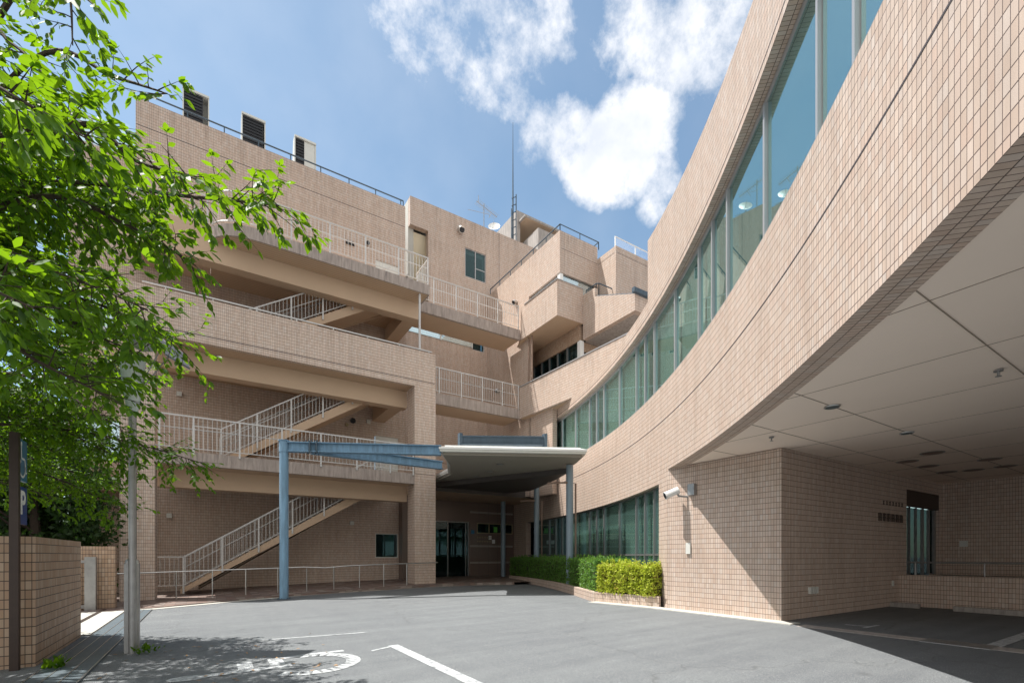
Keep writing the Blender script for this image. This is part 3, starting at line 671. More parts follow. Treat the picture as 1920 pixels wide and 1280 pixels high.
# entrance wall
VE=27.3
ew=MB(); ew.wall((9.3,VE),(17.6,VE),0,4.945,.25,ops=[(2.2,4.9,-.2,3.66),(5.45,8.2,2.95,3.62)],side=1); ew.build('entrance_wall','stone',rw)
for z in (4.3,2.12,1.05): mb=MB(); mb.box(14.25,17.5,VE-.004,VE+.02,z-.06,z+.06); mb.build('stone_band','stone_light',rw)
mb=MB(); mb.box(9.4,11.4,VE-.004,VE+.02,4.24,4.36); mb.build('stone_band','stone_light',rw)
mb=MB()
for u in (14.9,15.6,16.3,17.0): mb.box(u-.008,u+.008,VE-.006,VE,0,2.93); mb.box(u-.008,u+.008,VE-.006,VE,3.66,4.9)
mb.build('stone_joint','darkjoint',rw)
mb=MB(); mb.box(11.5,14.2,VE+.12,VE+.14,.2,3.58); dw=mb.build('entrance_door','glass_dark',rw)
for u,w in ((11.5,.06),(12.7,.06),(13.95,.06),(14.14,.06)): mb=MB(); mb.box(u,u+w,VE+.08,VE+.16,.15,3.6); mb.build('door_frame','dull_steel',dw)
mb=MB(); mb.box(11.5,14.2,VE+.08,VE+.16,3.6,3.66); mb.box(11.5,14.2,VE+.05,VE+.18,.1,.16); mb.build('door_frame','dull_steel',dw)
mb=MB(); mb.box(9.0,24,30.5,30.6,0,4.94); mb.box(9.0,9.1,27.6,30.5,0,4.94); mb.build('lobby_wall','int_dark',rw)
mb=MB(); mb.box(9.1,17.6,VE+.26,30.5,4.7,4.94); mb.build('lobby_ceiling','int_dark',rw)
win_v(rw,14.76,17.5,2.95,3.62,VE-.03,'glass_dark','gold',mull=2,dark=False)
mb=MB(); mb.box(16.0,16.28,VE-.02,VE-.008,3.05,3.4); mb.build('exit_sign','green_sign',rw)
mb=MB(); mb.box(14.32,14.55,VE-.02,VE-.006,2.9,3.15); mb.build('wall_plate','sign_teal',rw)
mb=MB()
random.seed(3)
for r,z in ((0,2.68),(1,2.42)):
    for k in range(9):
        u=14.75+k*.125; mb.box(u,u+.075,VE-.02,VE-.006,z,z+.03); mb.box(u+.02,u+.04,VE-.02,VE-.005,z-.06,z+.07)
mb.build('wall_lettering','gold',rw)
for (u,z) in ((15.62,2.55),(15.88,2.30)): mb=MB(); mb.box(u,u+.22,VE-.015,VE-.006,z,z+.26); mb.build('notice','white',rw)
# dark stone return left of the entrance, seen past the pillar
mb=MB(); mb.box(9.25,9.62,25.9,26.49,-.1,4.9); mb.box(9.25,10.3,26.85,27.29,-.1,4.9); mb.build('stone_return','stone',rw)

# ------------------------------------------------------------ tower on the right of the court
tw=thing('corner_tower','stepped tiled tower block with a projecting box window above the curved facade','building',(17,22,9))
mb=MB(); mb.wall((16,VW-.01),(16,20.25),5.0,19.0,.3,ops=[(5.0,7.95,5,16.74)],side=1)
mb.build('side_wall','tile',tw)
mb=MB(); mb.wall((16.0,23.0),(16.0,20.9),4.9,9.6,.3,side=1); mb.build('lower_wall','tile',tw)
mb=MB(); mb.prism([(16.31,20.25),(18.71,20.25),(18.71,VW),(16.31,VW)],16.74,19.0); mb.build('front_wall','tile',tw)
mb=MB(); mb.prism([(18.71,18.8),(28,18.8),(28,24),(18.71,24)],13.9,18.33); mb.build('stepped_block','tile',tw)
mb=MB(); mb.box(16.1,18.7,20.246,20.27,18.05,18.07); mb.box(18.706,18.75,18.9,20.2,17.98,18.0); mb.box(18.8,27,18.796,18.82,17.98,18.0); mb.build('movement_joint','darkjoint',tw)
# corner window slot
mb=MB(); mb.box(16.12,16.15,20.4,23.15,15.9,16.73); mb.build('pane','glass_pale',tw)
mb=MB(); mb.box(16.2,18.7,20.36,20.39,15.9,16.73); mb.build('pane','glass_pale',tw)
mb=MB(); mb.box(16.03,16.25,20.28,20.5,15.9,16.74); mb.build('corner_post','white',tw)
mb=MB(); mb.box(16.3,19,20.5,27,15.0,16.2); mb.build('inner_deck','int_dark',tw)
# projecting box
mb=MB(); mb.prism([(15.70,20.10),(17.5,20.10),(17.5,25.4),(16.31,25.4),(15.70,23.6)],14.28,16.2,mi=0,mib=1); mb.build('projecting_box',['tile','beige'],tw)
mb=MB(); mb.box(15.66,15.90,20.06,23.2,16.2,16.235); mb.box(15.9,17.5,20.06,20.25,16.2,16.235); mb.build('coping','alu',tw)
# recessed strip below
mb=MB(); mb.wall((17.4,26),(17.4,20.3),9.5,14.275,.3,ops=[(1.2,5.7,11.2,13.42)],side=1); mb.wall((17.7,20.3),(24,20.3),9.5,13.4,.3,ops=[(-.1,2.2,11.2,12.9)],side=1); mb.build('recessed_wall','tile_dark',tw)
mb=MB(); mb.box(17.5,17.53,20.45,24.8,11.2,13.42); mb.box(17.75,19.9,20.4,20.43,11.2,12.9); mb.build('pane','glass_dark',tw)
for v in (24.7,23.9,23.1,22.3,21.4): mb=MB(); mb.box(17.42,17.52,v-.035,v+.035,11.2,13.42); mb.build('mullion','alu_dark',tw)
mb=MB(); mb.box(17.40,17.66,20.2,20.46,11.0,13.40); mb.build('corner_post','white',tw)
mb=MB(); mb.box(18.5,22,20.9,27,9.6,14.2); mb.build('inner_core','int_dark',tw)
# gabled parapet piece
mb=MB(); prof=[(20.099,13.4),(20.099,15.86),(19.15,15.83),(19.15,15.38),(16.3,14.2),(16.3,13.4)]
A=[(17.5,v,z) for v,z in prof];B=[(17.78,v,z) for v,z in prof]
mb.face(A); mb.face(B[::-1])
for i in range(6): mb.face([A[i],B[i],B[(i+1)%6],A[(i+1)%6]])
mb.wall((17.79,16.3),(24,16.3),13.4,14.18,.3,side=1)
mb.build('gabled_parapet','tile',tw)
mb=MB(); mb.face([(17.78,16.6,13.41),(24,16.6,13.41),(24,20.29,13.41),(17.78,20.29,13.41)]); mb.face([(17.78,16.45,14.2),(24,16.45,14.2),(24,18.79,15.2),(17.78,18.79,15.2)]); mb.build('lean_to_roof','concrete',tw)
mb=MB(); mb.tube([(17.62,19.15,15.42),(17.62,16.3,14.24)],.035,6); mb.box(17.3,24,16.14,16.32,14.2,14.42); mb.build('gutter','blue_grey',tw)
def simple_rail(parent,pts,ztop,zb,step,r=.032,m='blue_grey'):
    mb=MB(); mb.tube([(p[0],p[1],ztop) for p in pts],r,8)
    for a,b in zip(pts,pts[1:]):
        a=Vector(a);b=Vector(b);L=(b-a).length;n=max(1,int(L/step))
        for k in range(n+1): p=a+(b-a)*(k/n); mb.tube([(p.x,p.y,zb),(p.x,p.y,ztop)],r*.8,6)
    return mb.build('roof_rail',m,parent)
simple_rail(tw,[(16.1,27.9),(16.1,20.36),(18.9,20.36),(19.0,24)],19.42,19.0,1.2)
simple_rail(tw,[(17.65,20.0),(17.65,19.2),(17.75,19.1),(20.5,19.1)],16.12,15.5,1.2,.03)
mb=MB(); mb.box(18.85,24,18.98,19.0,18.34,18.95); mb.build('glass_balustrade','glass_clear',tw)
mb=MB(); mb.box(18.83,24,18.97,19.01,18.951,18.99)
for u in (18.83,20.4,22): mb.box(u,u+.04,18.96,19.02,18.33,18.95)
mb.build('balustrade_frame','white',tw)
# low parapet behind the curved building's lower roof
mb=MB(); mb.wall((15.62,23.6),(15.93,15.0),9.6,11.43,.22,side=1); mb.build('terrace_parapet','tile',tw)
mb=MB(); mb.beam((15.70,23.62,11.47),(16.04,15.0,11.47),.26,.05); mb.build('coping','alu',tw)
mb=MB(); mb.prism([(15.84,23.6),(17.4,23.6),(17.4,15),(16.1,15)],9.6,9.75); mb.prism([(15.62,23.6),(15.66,22.5),(16.0,22.5),(16.0,23.6)],9.598,9.7); mb.build('terrace_floor','beige',tw)
for v,d in ((22.75,0),(23.1,.0)):
    mb=MB(); mb.tube([(15.93,v,14.28),(15.93,v,9.9)],.045,8); mb.build('drain_pipe','pipe',tw)

# ------------------------------------------------------------ roof-top things
ph=thing('rooftop_penthouse','grey concrete stair penthouse with an overhanging roof, door and low parapet on the rear roof','penthouse',(21,32,24))
mb=MB(); mb.box(20.2,20.5,30.9,37,22.8,28.2); mb.box(20.51,27,30.9,31.1,27.43,28.2); mb.box(20.5,27,33.5,33.8,22.8,27.3); mb.build('concrete_wall','concrete',ph)
mb=MB(); mb.box(20.35,27,30.05,30.899,27.3,27.42); mb.build('roof_edge','concrete',ph)
mb=MB(); mb.box(20.51,27,30.10,33.49,27.25,27.299); mb.box(20.6,27,33.45,33.49,22.8,27.24); mb.build('porch_lining','beige',ph)
mb=MB(); mb.box(21.0,22.3,33.38,33.44,22.8,26.4); mb.build('door','white',ph)
mb=MB(); mb.box(20.87,21.1,29.0,33.3,22.8,26.0); mb.box(21.101,26.5,29.0,29.2,22.8,26.0); mb.build('parapet','concrete',ph)
mast=thing('lightning_mast','tall thin metal mast rising from the rear roof beside the penthouse','mast',(19.0,29.6,23.7))
mb=MB(); mb.tube([(19.0,29.6,23.7),(19.0,29.6,27.6),(19.0,29.6,30.2),(19.0,29.6,33.4)],[.07,.055,.035,.012],8); mb.build('pole','blue_grey',mast)
mb=MB(); mb.box(19.25,19.31,29.57,29.63,23.7,28.2); mb.box(18.85,18.9,29.57,29.63,23.7,27.0)
for k in range(8): mb.beam((18.9,29.6,23.9+k*.55),(19.3,29.6,24.2+k*.55),.03,.05)
mb.build('lattice_base','blue_grey',mast)
an=thing('tv_antenna','tv aerial with a row of short rods on the rear roof edge','antenna',(16.5,29.5,23.7))
mb=MB(); mb.tube([(16.5,29.5,23.7),(16.5,29.5,26.35)],.03,6); mb.build('pole','dull_steel',an)
mb=MB(); mb.beam((15.9,29.5,26.3),(17.75,29.8,26.05),.03,.03)
for k in range(16): x=15.95+k*.115; mb.beam((x,29.2+k*.02,26.28-k*.015),(x,29.8+k*.02,26.28-k*.015),.015,.015)
mb.beam((15.95,29.3,26.05),(15.95,29.3,26.6),.03,.03); mb.beam((15.2,29.5,25.45),(16.9,29.5,25.75),.02,.02); mb.beam((16.0,29.5,24.35),(17.9,29.5,24.7),.025,.025)
for k in range(5): mb.beam((16.9+k*.2,29.3,24.45),(16.9+k*.2,29.7,24.85),.014,.014)
mb.beam((16.9,29.5,25.5),(17.1,29.5,26.0),.03,.03)
mb.build('aerial_rods','dull_steel',an)
ds=thing('satellite_dish','small white satellite dish on the rear roof edge','satellite dish',(17.1,29.1,23.7))
mb=MB(); c=Vector((17.1,29.1,24.65)); ax=Vector((-.5,-.75,.45)).normalized(); x=ax.cross(Vector((0,0,1))).normalized(); y=ax.cross(x)
prev=None
for k in range(5):
    r=.42*k/4; ringp=[c+(x*math.cos(a)+y*math.sin(a))*r+ax*(r*r*.6) for a in [2*math.pi*j/20 for j in range(20)]]
    if prev: 
        for j in range(20): mb.face([prev[j],ringp[j],ringp[(j+1)%20],prev[(j+1)%20]],smooth=True)
    prev=ringp
mb.build('reflector','white',ds)
mb=MB(); mb.tube([(17.1,29.2,23.7),(17.1,29.2,24.5)],.03,6); mb.tube([c,c+ax*.45],.015,6); mb.build('arm','dull_steel',ds)
vent0=None
for k,(u,lab,w,m1) in enumerate(((-.95,'leftmost of the three black louvred vent boxes on the roof',.8,1),(1.5,'middle one of the three black louvred vent boxes on the roof',.95,1),(3.95,'rightmost of the three roof vent boxes, with a pale side panel',.45,0))):
    v=thing('roof_vent',lab,'vent',(u,27.9,21.2),'louvred vent boxes on the stair wing roof')
    y0=27.6
    mb=MB(); W=1.0
    q=[(y0,21.2),(y0,23.75),(y0+.5,23.75),(y0+1.3,21.2)]
    for xx in (u-.03,u+W): 
        A=[(xx,a,b) for a,b in q];B=[(xx+.05,a,b) for a,b in q]; mb.face(A);mb.face(B[::-1])
        for i in range(4): mb.face([A[i],B[i],B[(i+1)%4],A[(i+1)%4]])
    mb.box(u-.03,u+W+.05,y0-.05,y0+.5,23.751,23.85); mb.face([(u,y0+.5,23.75),(u+W,y0+.5,23.75),(u+W,y0+1.3,21.2),(u,y0+1.3,21.2)]); 
    mb.build('housing','offwhite',v)
    mb=MB(); mb.box(u+.021,u+w*.98 if m1 else u+.45,y0+.03,y0+.05,21.3,23.74)
    for j in range(16): mb.beam((u+.03,y0+.01,21.4+j*.15),(u+(w*.96 if m1 else .44),y0+.01,21.4+j*.15),.05,.02)
    mb.build('louvre','black',v)
    if not m1: mb=MB(); mb.box(u+.46,u+.99,y0+.02,y0+.04,21.3,23.74); mb.build('side_panel','offwhite',v)

# ------------------------------------------------------------ small fittings on walls
def wall_light(u,z,v,lab):
    o=thing('wall_light',lab,'wall light',(u,v,z),'square lights on the stair wing wall')
    mb=MB(); mb.box(u-.09,u+.09,v-.08,v,z-.07,z+.11); mb.build('housing','dull_steel',o)
    mb=MB(); mb.box(u-.10,u+.10,v-.14,v-.081,z-.10,z+.10); mb.build('lens','offwhite',o)
for a in ((-1.43,3.3,'square wall light low on the ground floor wall by the left pillar'),(-1.06,8.84,'square wall light on the second storey wall beside the left pillar'),(-1.04,18.82,'square wall light high on the top storey wall behind the leaves'),
          (7.56,15.4-2.2,'square wall light above the topmost stair flight'),(7.5,8.87,'square wall light on the second storey wall beside the bell'),(6.61,3.26,'square wall light on the ground floor wall left of the window')):
    wall_light(a[0],a[1],VB,a[2])
def hood(u,v,z,lab,ax=(0,-1),s=1.0,name='vent_hood'):
    o=thing(name,lab,'vent hood',(u,v,z)); ax=Vector((*ax,0))
    mb=MB(); p=Vector((u,v,z)); mb.tube([p,p+ax*.14*s,p+ax*.22*s+Vector((0,0,-.07*s))],[.12*s,.13*s,.13*s],12); mb.build('cowl','steel',o)
    mb=MB(); q=p+ax*.225*s+Vector((0,0,-.075*s)); mb.tube([q,q+ax*.01+Vector((0,0,-.006))],[.11*s,.11*s],12); mb.build('opening','black',o)
hood(13.96,VW,22.75,'round vent hood high on the rear wall left of the window',s=1.6)
hood(15.98,26.6,12.2,'small round vent hood on the shaded side wall above the lower bridge',(-1,0))
hood(15.98,24.5,17.0,'small round vent hood on the sunlit tower wall above the railing end',(-1,0))
hood(7.44,VB,18.69,'small vent hood beside the dark outlet on the top storey wall')
mb=MB(); mb.tube([(6.67,VB,8.8),(6.67,VB-.12,8.8)],.14,14); mb.tube([(6.67,VB-.121,8.8),(6.67,VB-.15,8.8)],[.06,.03],10); tag(mb.build('alarm_bell','black'),'round dark alarm bell on the second storey wall under the stair','bell')
mb=MB(); mb.tube([(6.36,VB,8.55),(6.36,VB-.08,8.55)],.09,12); tag(mb.build('round_lamp','gold'),'small round lamp beside the alarm bell','lamp')
mb=MB(); mb.box(6.3,6.75,VB-.06,VB,18.3,18.42); mb.tube([(6.4,VB-.06,18.36),(6.4,VB-.1,18.45)],.08,8); mb.tube([(6.65,VB-.06,18.36),(6.65,VB-.1,18.45)],.08,8); tag(mb.build('outlet_cluster','black'),'dark double outlet on the top storey wall seen through the railing','outlet')
def camera_thing():
    o=thing('security_camera','white tubular security camera on a bracket on the sunlit corner wall','security camera',(11.05,8.3,3.25))
    b=Vector((10.72,8.62,3.22)); d=Vector((-.55,.35,-.28)).normalized()
    mb=MB(); mb.tube([b-d*.16,b+d*.20],.10,14); mb.tube([b+d*.20,b+d*.23],[.11,.11],14); mb.build('camera_body','white',o)
    mb=MB(); mb.tube([b+d*.232,b+d*.236],[.085,.085],14); mb.build('lens','black',o)
    mb=MB(); mb.tube([b-d*.1,b+Vector((.1,-.12,-.1)),(11.03,8.36,3.1)],.028,8); mb.box(10.90,11.045,8.08,8.28,3.12,3.42); mb.build('bracket','dull_steel',o)
camera_thing()
mb=MB(); mb.box(10.98,11.045,8.26,8.40,1.55,1.85); tag(mb.build('junction_box','offwhite'),'small white junction box on the sunlit corner wall','junction box')
o=thing('outlet_boxes','three small hooded outlets low on the dark porch wall','outlet',(12.4,5.87,.6))
for k in range(3): mb=MB(); mb.box(12.25+k*.15,12.34+k*.15,5.81,5.865,.58,.74); mb.build('outlet','offwhite',o)
mb=MB(); mb.box(17.12,17.2,5.83,5.865,.6,.76); tag(mb.build('wall_socket','offwhite'),'single pale socket on the dark porch wall near the platform','socket')
mb=MB(); mb.box(21.22,21.295,5.2,5.4,1.8,2.0); tag(mb.build('wall_plate','offwhite'),'pale square plate on the far porch wall','plate')
# ceiling lights
for k,(u,v,lab) in enumerate(((8.71,3.8,'round ceiling downlight nearest the curved edge of the porch'),(11.82,3.8,'second round ceiling downlight along the porch joint'))):
    o=thing('ceiling_light',lab,'ceiling light',(u,v,3.96),'round lights in the porch ceiling')
    mb=MB(); mb.tube([(u,v,3.962),(u,v,3.945)],[.12,.115],20); mb.build('ring','steel',o)
    mb=MB(); mb.tube([(u,v,3.944),(u,v,3.941)],[.095,.095],20); mb.build('lens','int_dark',o)
labs=['round ceiling light above the porch door, nearest to it','ceiling light second nearest the porch door','ceiling light third from the porch door','ceiling light deepest in the porch by the far wall','ceiling light deep in the porch in front of the far pair','ceiling light at the right edge deep in the porch','ceiling light on the joint line deep in the porch']
for (u,v),lab in zip(((15.44,4.95),(16.75,4.91),(18.39,4.96),(18.58,4.42),(16.87,3.71),(18.55,3.76),(14.67,4.22)),labs):
    o=thing('ceiling_light',lab,'ceiling light',(u,v,3.96),'round lights in the porch ceiling')
    mb=MB(); mb.tube([(u,v,3.962),(u,v,3.955)],[.24,.235],20); mb.build('ring','dull_steel',o)
    mb=MB(); mb.tube([(u,v,3.954),(u,v,3.952)],[.20,.20],20); mb.build('lens','pipe',o)
for u,v,lab in ((8.85,1.86,'small sprinkler head at the right of the porch ceiling'),(9.88,5.45,'small sprinkler head above the corner of the porch ceiling')):
    mb=MB(); mb.tube([(u,v,3.96),(u,v,3.94)],.05,12); mb.tube([(u,v,3.94),(u,v,3.88)],.015,8); mb.tube([(u,v,3.88),(u,v,3.875)],.035,10)
    tag(mb.build('sprinkler','dull_steel'),lab,'sprinkler')
# wheel stops
for v0,v1,lab in ((5.2,6.35-.6,'concrete wheel stop nearest the porch door'),(2.75,4.05,'concrete wheel stop at the right of the covered parking')):
    mb=MB(); 
    mb.prism([(17.0,v0),(17.16,v0),(17.16,v1+.4),(17.0,v1+.4)],0,.13); tag(mb.build('wheel_stop','concrete'),lab,'wheel stop','concrete wheel stops')
mb=MB(); mb.box(10.5,11.0,2.3,3.2,.0,.014); tag(mb.build('drain_cover','dull_steel'),'dark metal drain cover at the edge of the covered parking','drain cover')

# ------------------------------------------------------------ canopy
ca=thing('entrance_canopy','large sheet-metal entrance canopy carried by sky-blue steel beams and round columns','canopy',(8,18,0))
def rpt(th,dr): return cp(th,dr)
front=[(7.40,16.72),(12.45,14.05)]
right=[(12.45,14.05)]+[rpt(q,-1.15) for q in (-24.5,-22,-19.5,-17,-14.5)]
left=[(7.40,16.72),(7.75,17.3),(8.6,18.6),(9.7,20.9),(9.95,23.5)]
outl=[front[0],front[1]]+right[1:]+[(14.9,23.5),(9.95,23.5)]+left[-2:0:-1]
mb=MB(); mb.prism(outl,5.545,5.62); mb.build('roof_sheet','white',ca)
cx0=sum(p[0] for p in outl)/len(outl); cy0=sum(p[1] for p in outl)/len(outl)
def shr(P,k): return [(cx0+(p[0]-cx0)*k,cy0+(p[1]-cy0)*k) for p in P]
mb=MB(); mb.prism(shr(outl,.990),5.46,5.544); mb.build('edge_trim','offwhite',ca)
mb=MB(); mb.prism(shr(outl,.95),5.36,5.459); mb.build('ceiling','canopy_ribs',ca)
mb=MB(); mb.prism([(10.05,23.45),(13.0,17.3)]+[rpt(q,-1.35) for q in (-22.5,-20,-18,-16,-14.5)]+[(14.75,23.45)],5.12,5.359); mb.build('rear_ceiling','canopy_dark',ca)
mb=MB(); q=[front[0],front[1],(front[1][0]-.15,front[1][1]+.6),(front[0][0]+.35,front[0][1]+.55)]
mb.face([(q[0][0],q[0][1],5.625),(q[1][0],q[1][1],5.625),(q[2][0],q[2][1],5.78),(q[3][0],q[3][1],5.78)]); mb.prism(shr(outl,.93),5.621,5.75); mb.build('roof_top','white',ca)
for p in ((10.4,17.2),(10.9,18.9),(11.0,20.5)): mb=MB(); mb.tube([(p[0],p[1],5.338),(p[0],p[1],5.325)],[.15,.14],16); mb.build('downlight','dull_steel',ca)
mb=MB(); mb.tube([(2.40,19.40,-.15),(2.40,19.40,5.32)],.155,20); mb.build('blue_post','blue',ca)
mb=MB(); mb.tube([(2.40,19.40,gz(2.4)),(2.40,19.40,gz(2.4)+.03)],.23,20)
for k in range(6): a=k*math.pi/3; mb.tube([(2.4+.195*math.cos(a),19.4+.195*math.sin(a),gz(2.4)+.03),(2.4+.195*math.cos(a),19.4+.195*math.sin(a),gz(2.4)+.06)],.018,6)
mb.build('base_plate','blue_grey',ca)
mb=MB(); mb.tube([(2.40,19.40,5.32),(2.40,19.40,5.72)],.17,20); mb.tube([(2.40,19.40,5.721),(2.40,19.40,5.75)],.2,20); mb.build('post_head','blue',ca)
def hbeam(p0,p1,h,w,name='blue_beam',m='blue'):
    mb=MB(); p0=Vector(p0);p1=Vector(p1); U=Vector((0,0,1))
    mb.beam(p0-U*.02,p1-U*.02,w,.03); mb.beam(p0-U*(h-.02),p1-U*(h-.02),w,.03); mb.beam(p0-U*h/2,p1-U*h/2,.05,h-.075)
    for k in (0.04,.96): q=p0+(p1-p0)*k; 
    return mb.build(name,m,ca)
hbeam((2.55,19.33,5.70),(7.55,16.85,5.70),.37,.30); hbeam((3.3,19.1,5.66),(8.75,19.45,5.66),.36,.28)
mb=MB(); d=Vector((.896,-.444,0)); p=Vector((2.4,19.4,0))+d*1.0
for k in (-.12,.12):
    q=p+d*k; mb.box(q.x-.02,q.x+.02,q.y-.20,q.y+.20,5.30,5.74)
for i in range(6): q=p+d*(-.25+i*.1); mb.tube([(q.x,q.y-.16,5.28),(q.x,q.y-.16,5.34)],.02,6); mb.tube([(q.x,q.y-.16,5.70),(q.x,q.y-.16,5.76)],.02,6)
mb.build('bolted_joint','blue_grey',ca)
hbeam((9.0,18.0,6.50),(11.95,16.25,6.50),.38,.35,'roof_beam','blue_grey')
for p in ((8.95,18.03),(12.0,16.22)):
    mb=MB(); mb.box(p[0]-.07,p[0]+.07,p[1]-.10,p[1]+.10,5.76,6.62); mb.build('beam_stand','blue_grey',ca)
for (u,v,zb,zt) in ((12.85,15.6,.2,5.3),(15.5,21.7,.2,5.3),(15.95,26.0,.1,4.94)):
    mb=MB(); mb.tube([(u,v,zb),(u,v,zt)],.15,20); mb.build('column','column',ca)
for (u,v,du) in ((12.85,15.6,.28),(15.5,21.7,.32)):
    mb=MB(); mb.tube([(u-.75,v+.55,4.55),(u-.2,v,4.55),(u+du,v-.05,4.55),(u+du,v-.05,.3)],.04,8); mb.build('rain_pipe','pipe',ca)

# ------------------------------------------------------------ planter and hedges
def band(mb,a,b,t0,t1,z0,z1): arcw(mb,a,b,z0,z1,t0,t1)
plr=thing('planter','low tiled planter bed curving along the ground floor windows','planter',(12,13,0))
mb=MB()
fr=[(11.02,9.35),(10.62,11.75)]+[cp(q,-1.85) for q in arcs(-26.2,-11.5,1.0)]
bk=[(11.10,9.35),(10.80,11.70)]+[cp(q,-1.68) for q in arcs(-26.2,-11.5,1.0)]
for i in range(len(fr)-1): mb.prism([fr[i],fr[i+1],bk[i+1],bk[i]],-.05,.32)
mb.build('kerb_wall','tile',plr)
mb=MB(); wl=[cp(q,-.02) for q in (-32.9,)+tuple(arcs(-31,-11.5,1.0))]
for i in range(len(bk)-1):
    a=cp(-32.9+(21.4)*(i/(len(bk)-1)),.0);b=cp(-32.9+21.4*((i+1)/(len(bk)-1)),.0)
    mb.face([(*bk[i],.25),(*a,.25),(*b,.25),(*bk[i+1],.25)])
mb.build('soil','bark',plr)
def leafq(mb,c,s,rnd,up=.0,mi=0):
    d=Vector((rnd.gauss(0,1),rnd.gauss(0,1),rnd.gauss(0,1)+up)).normalized(); a=Vector((rnd.gauss(0,1),rnd.gauss(0,1),rnd.gauss(0,1)))
    x=d.cross(a).normalized()*s*.5; y=d*s
    c=Vector(c); mb.face([c,c+x*.55+y*.45,c+y,c-x*.55+y*.45],uv=((0,0),(1,0),(1,1),(0,1)),mi=mi)
def hedge(name,label,pts,w,z0,z1,m,n,s,seed):
    """pts centre line; leaves packed near the surface of the clipped hedge"""
    rnd=random.Random(seed); o=thing(name,label,'hedge',(pts[0][0],pts[0][1],z0)); mb=MB()
    seg=[];L=0
    for a,b in zip(pts,pts[1:]): l=math.dist(a,b); seg.append((L,l,a,b)); L+=l
    def P(s_,off):
        for (l0,l,a,b) in seg:
            if s_<=l0+l or (l0,l,a,b)==seg[-1]:
                k=(s_-l0)/l; dx,dy=(b[0]-a[0])/l,(b[1]-a[1])/l
                return (a[0]+dx*l*k-dy*off,a[1]+dy*l*k+dx*off)
    for i in range(n):
        s_=rnd.uniform(0,L); face=rnd.random()
        wob=.07*noise.noise(Vector((s_*2.3,seed,0)))+.05*noise.noise(Vector((s_*7,seed,3)))
        if face<.38: off=rnd.uniform(-w/2,w/2); z=z1-abs(rnd.gauss(0,.05))+wob
        elif face<.86: off=(w/2+wob)*(1 if rnd.random()<.72 else -1); off+=rnd.gauss(0,.035)*1; z=rnd.uniform(z0,z1)
        else: s_=(0 if rnd.random()<.5 else L)+rnd.gauss(0,.04); off=rnd.uniform(-w/2,w/2); z=rnd.uniform(z0,z1)
        s_=max(.0,min(L,s_)); p=P(s_,off); leafq(mb,(p[0],p[1],z),s*rnd.uniform(.7,1.3),rnd,.6)
        if rnd.random()<.02:
            for q in range(5): leafq(mb,(p[0]+rnd.gauss(0,.02),p[1]+rnd.gauss(0,.02),z+.04*q),s,rnd,1.5)
    mb.build('foliage',m,o)
    mb=MB(); 
    for (l0,l,a,b) in seg:
        dx,dy=(b[0]-a[0])/l,(b[1]-a[1])/l; k=w/2-.10
        mb.prism([(a[0]-dy*-k,a[1]+dx*-k),(b[0]-dy*-k,b[1]+dx*-k),(b[0]-dy*k,b[1]+dx*k),(a[0]-dy*k,a[1]+dx*k)],z0,z1-.12)
    mb.build('twigs','bark',o)
hedge('bright_hedge','clipped yellow-green hedge in the sun at the near end of the planter',[(11.30,9.5),(11.0,11.6)],.62,.30,1.18,'hedge_light',9000,.085,1)
hedge('dark_hedge','long dark green hedge curving behind the bright one along the windows',[cp(q,-1.05) for q in (-30.0,-27,-24,-21,-18,-15,-12,-11)],1.15,.28,1.36,'hedge_dark',22000,.085,2)

# ------------------------------------------------------------ walkway handrail
hr=thing('walkway_handrail','thin steel handrail on short posts along the walkway before the stair wing','handrail',(-1.5,21.6,-.1))
pts=[(-2.7,21.72),(-1.2,21.68),(0.8,21.66),(2.5,21.66),(3.4,21.66),(4.3,21.66),(5.4,21.66),(7.5,21.68),(9.55,21.7)]
zz=[.86,.90,.95,.99,1.02,.98,1.06,1.12,1.17]
mb=MB(); mb.tube([(p[0],p[1],z) for p,z in zip(pts,zz)],.026,8); mb.build('rail','steel',hr)
for k,u in enumerate((-.96,.18,1.3,2.45,3.55,4.65,5.75,6.85,7.95)):
    z=.90+.27*(u+1.2)/10.75; mb=MB(); mb.tube([(u,21.66,wz(u)-.02),(u,21.66,z)],.022,8); mb.build('post','steel',hr)

# ------------------------------------------------------------ boundary walls, gate
bw=thing('boundary_wall','near tiled boundary wall with a sharp corner beside the sign pole','wall',(-2.2,10.1,-.2))
mb=MB(); mb.prism([(-2.21,10.08),(-2.21,13.2),(-2.6,13.2),(-2.6,10.45),(-9,10.45),(-9,10.08)],-.45,1.79); mb.build('tiled_wall','tile_boundary',bw)
b2=thing('gate_wall','second low tiled wall behind the gate post','wall',(-2.5,19.5,-.2))
mb=MB(); mb.box(-8,-2.45,19.5,19.85,-.45,1.79); mb.build('tiled_wall','tile_boundary',b2)
gt=thing('sliding_gate','grey steel sliding gate with a square post before the low tiled wall','gate',(-3,19.2,-.2))
mb=MB(); mb.box(-3.12,-2.86,19.1,19.36,-.25,1.46); mb.build('post','dull_steel',gt)
mb=MB(); mb.box(-6.4,-3.12,19.2,19.26,1.28,1.36); mb.box(-6.4,-3.12,19.2,19.26,-.1,0)
for k in range(26): x=-3.25-k*.125; mb.box(x-.012,x+.012,19.21,19.25,0,1.28)
mb.build('bars','dull_steel',gt)

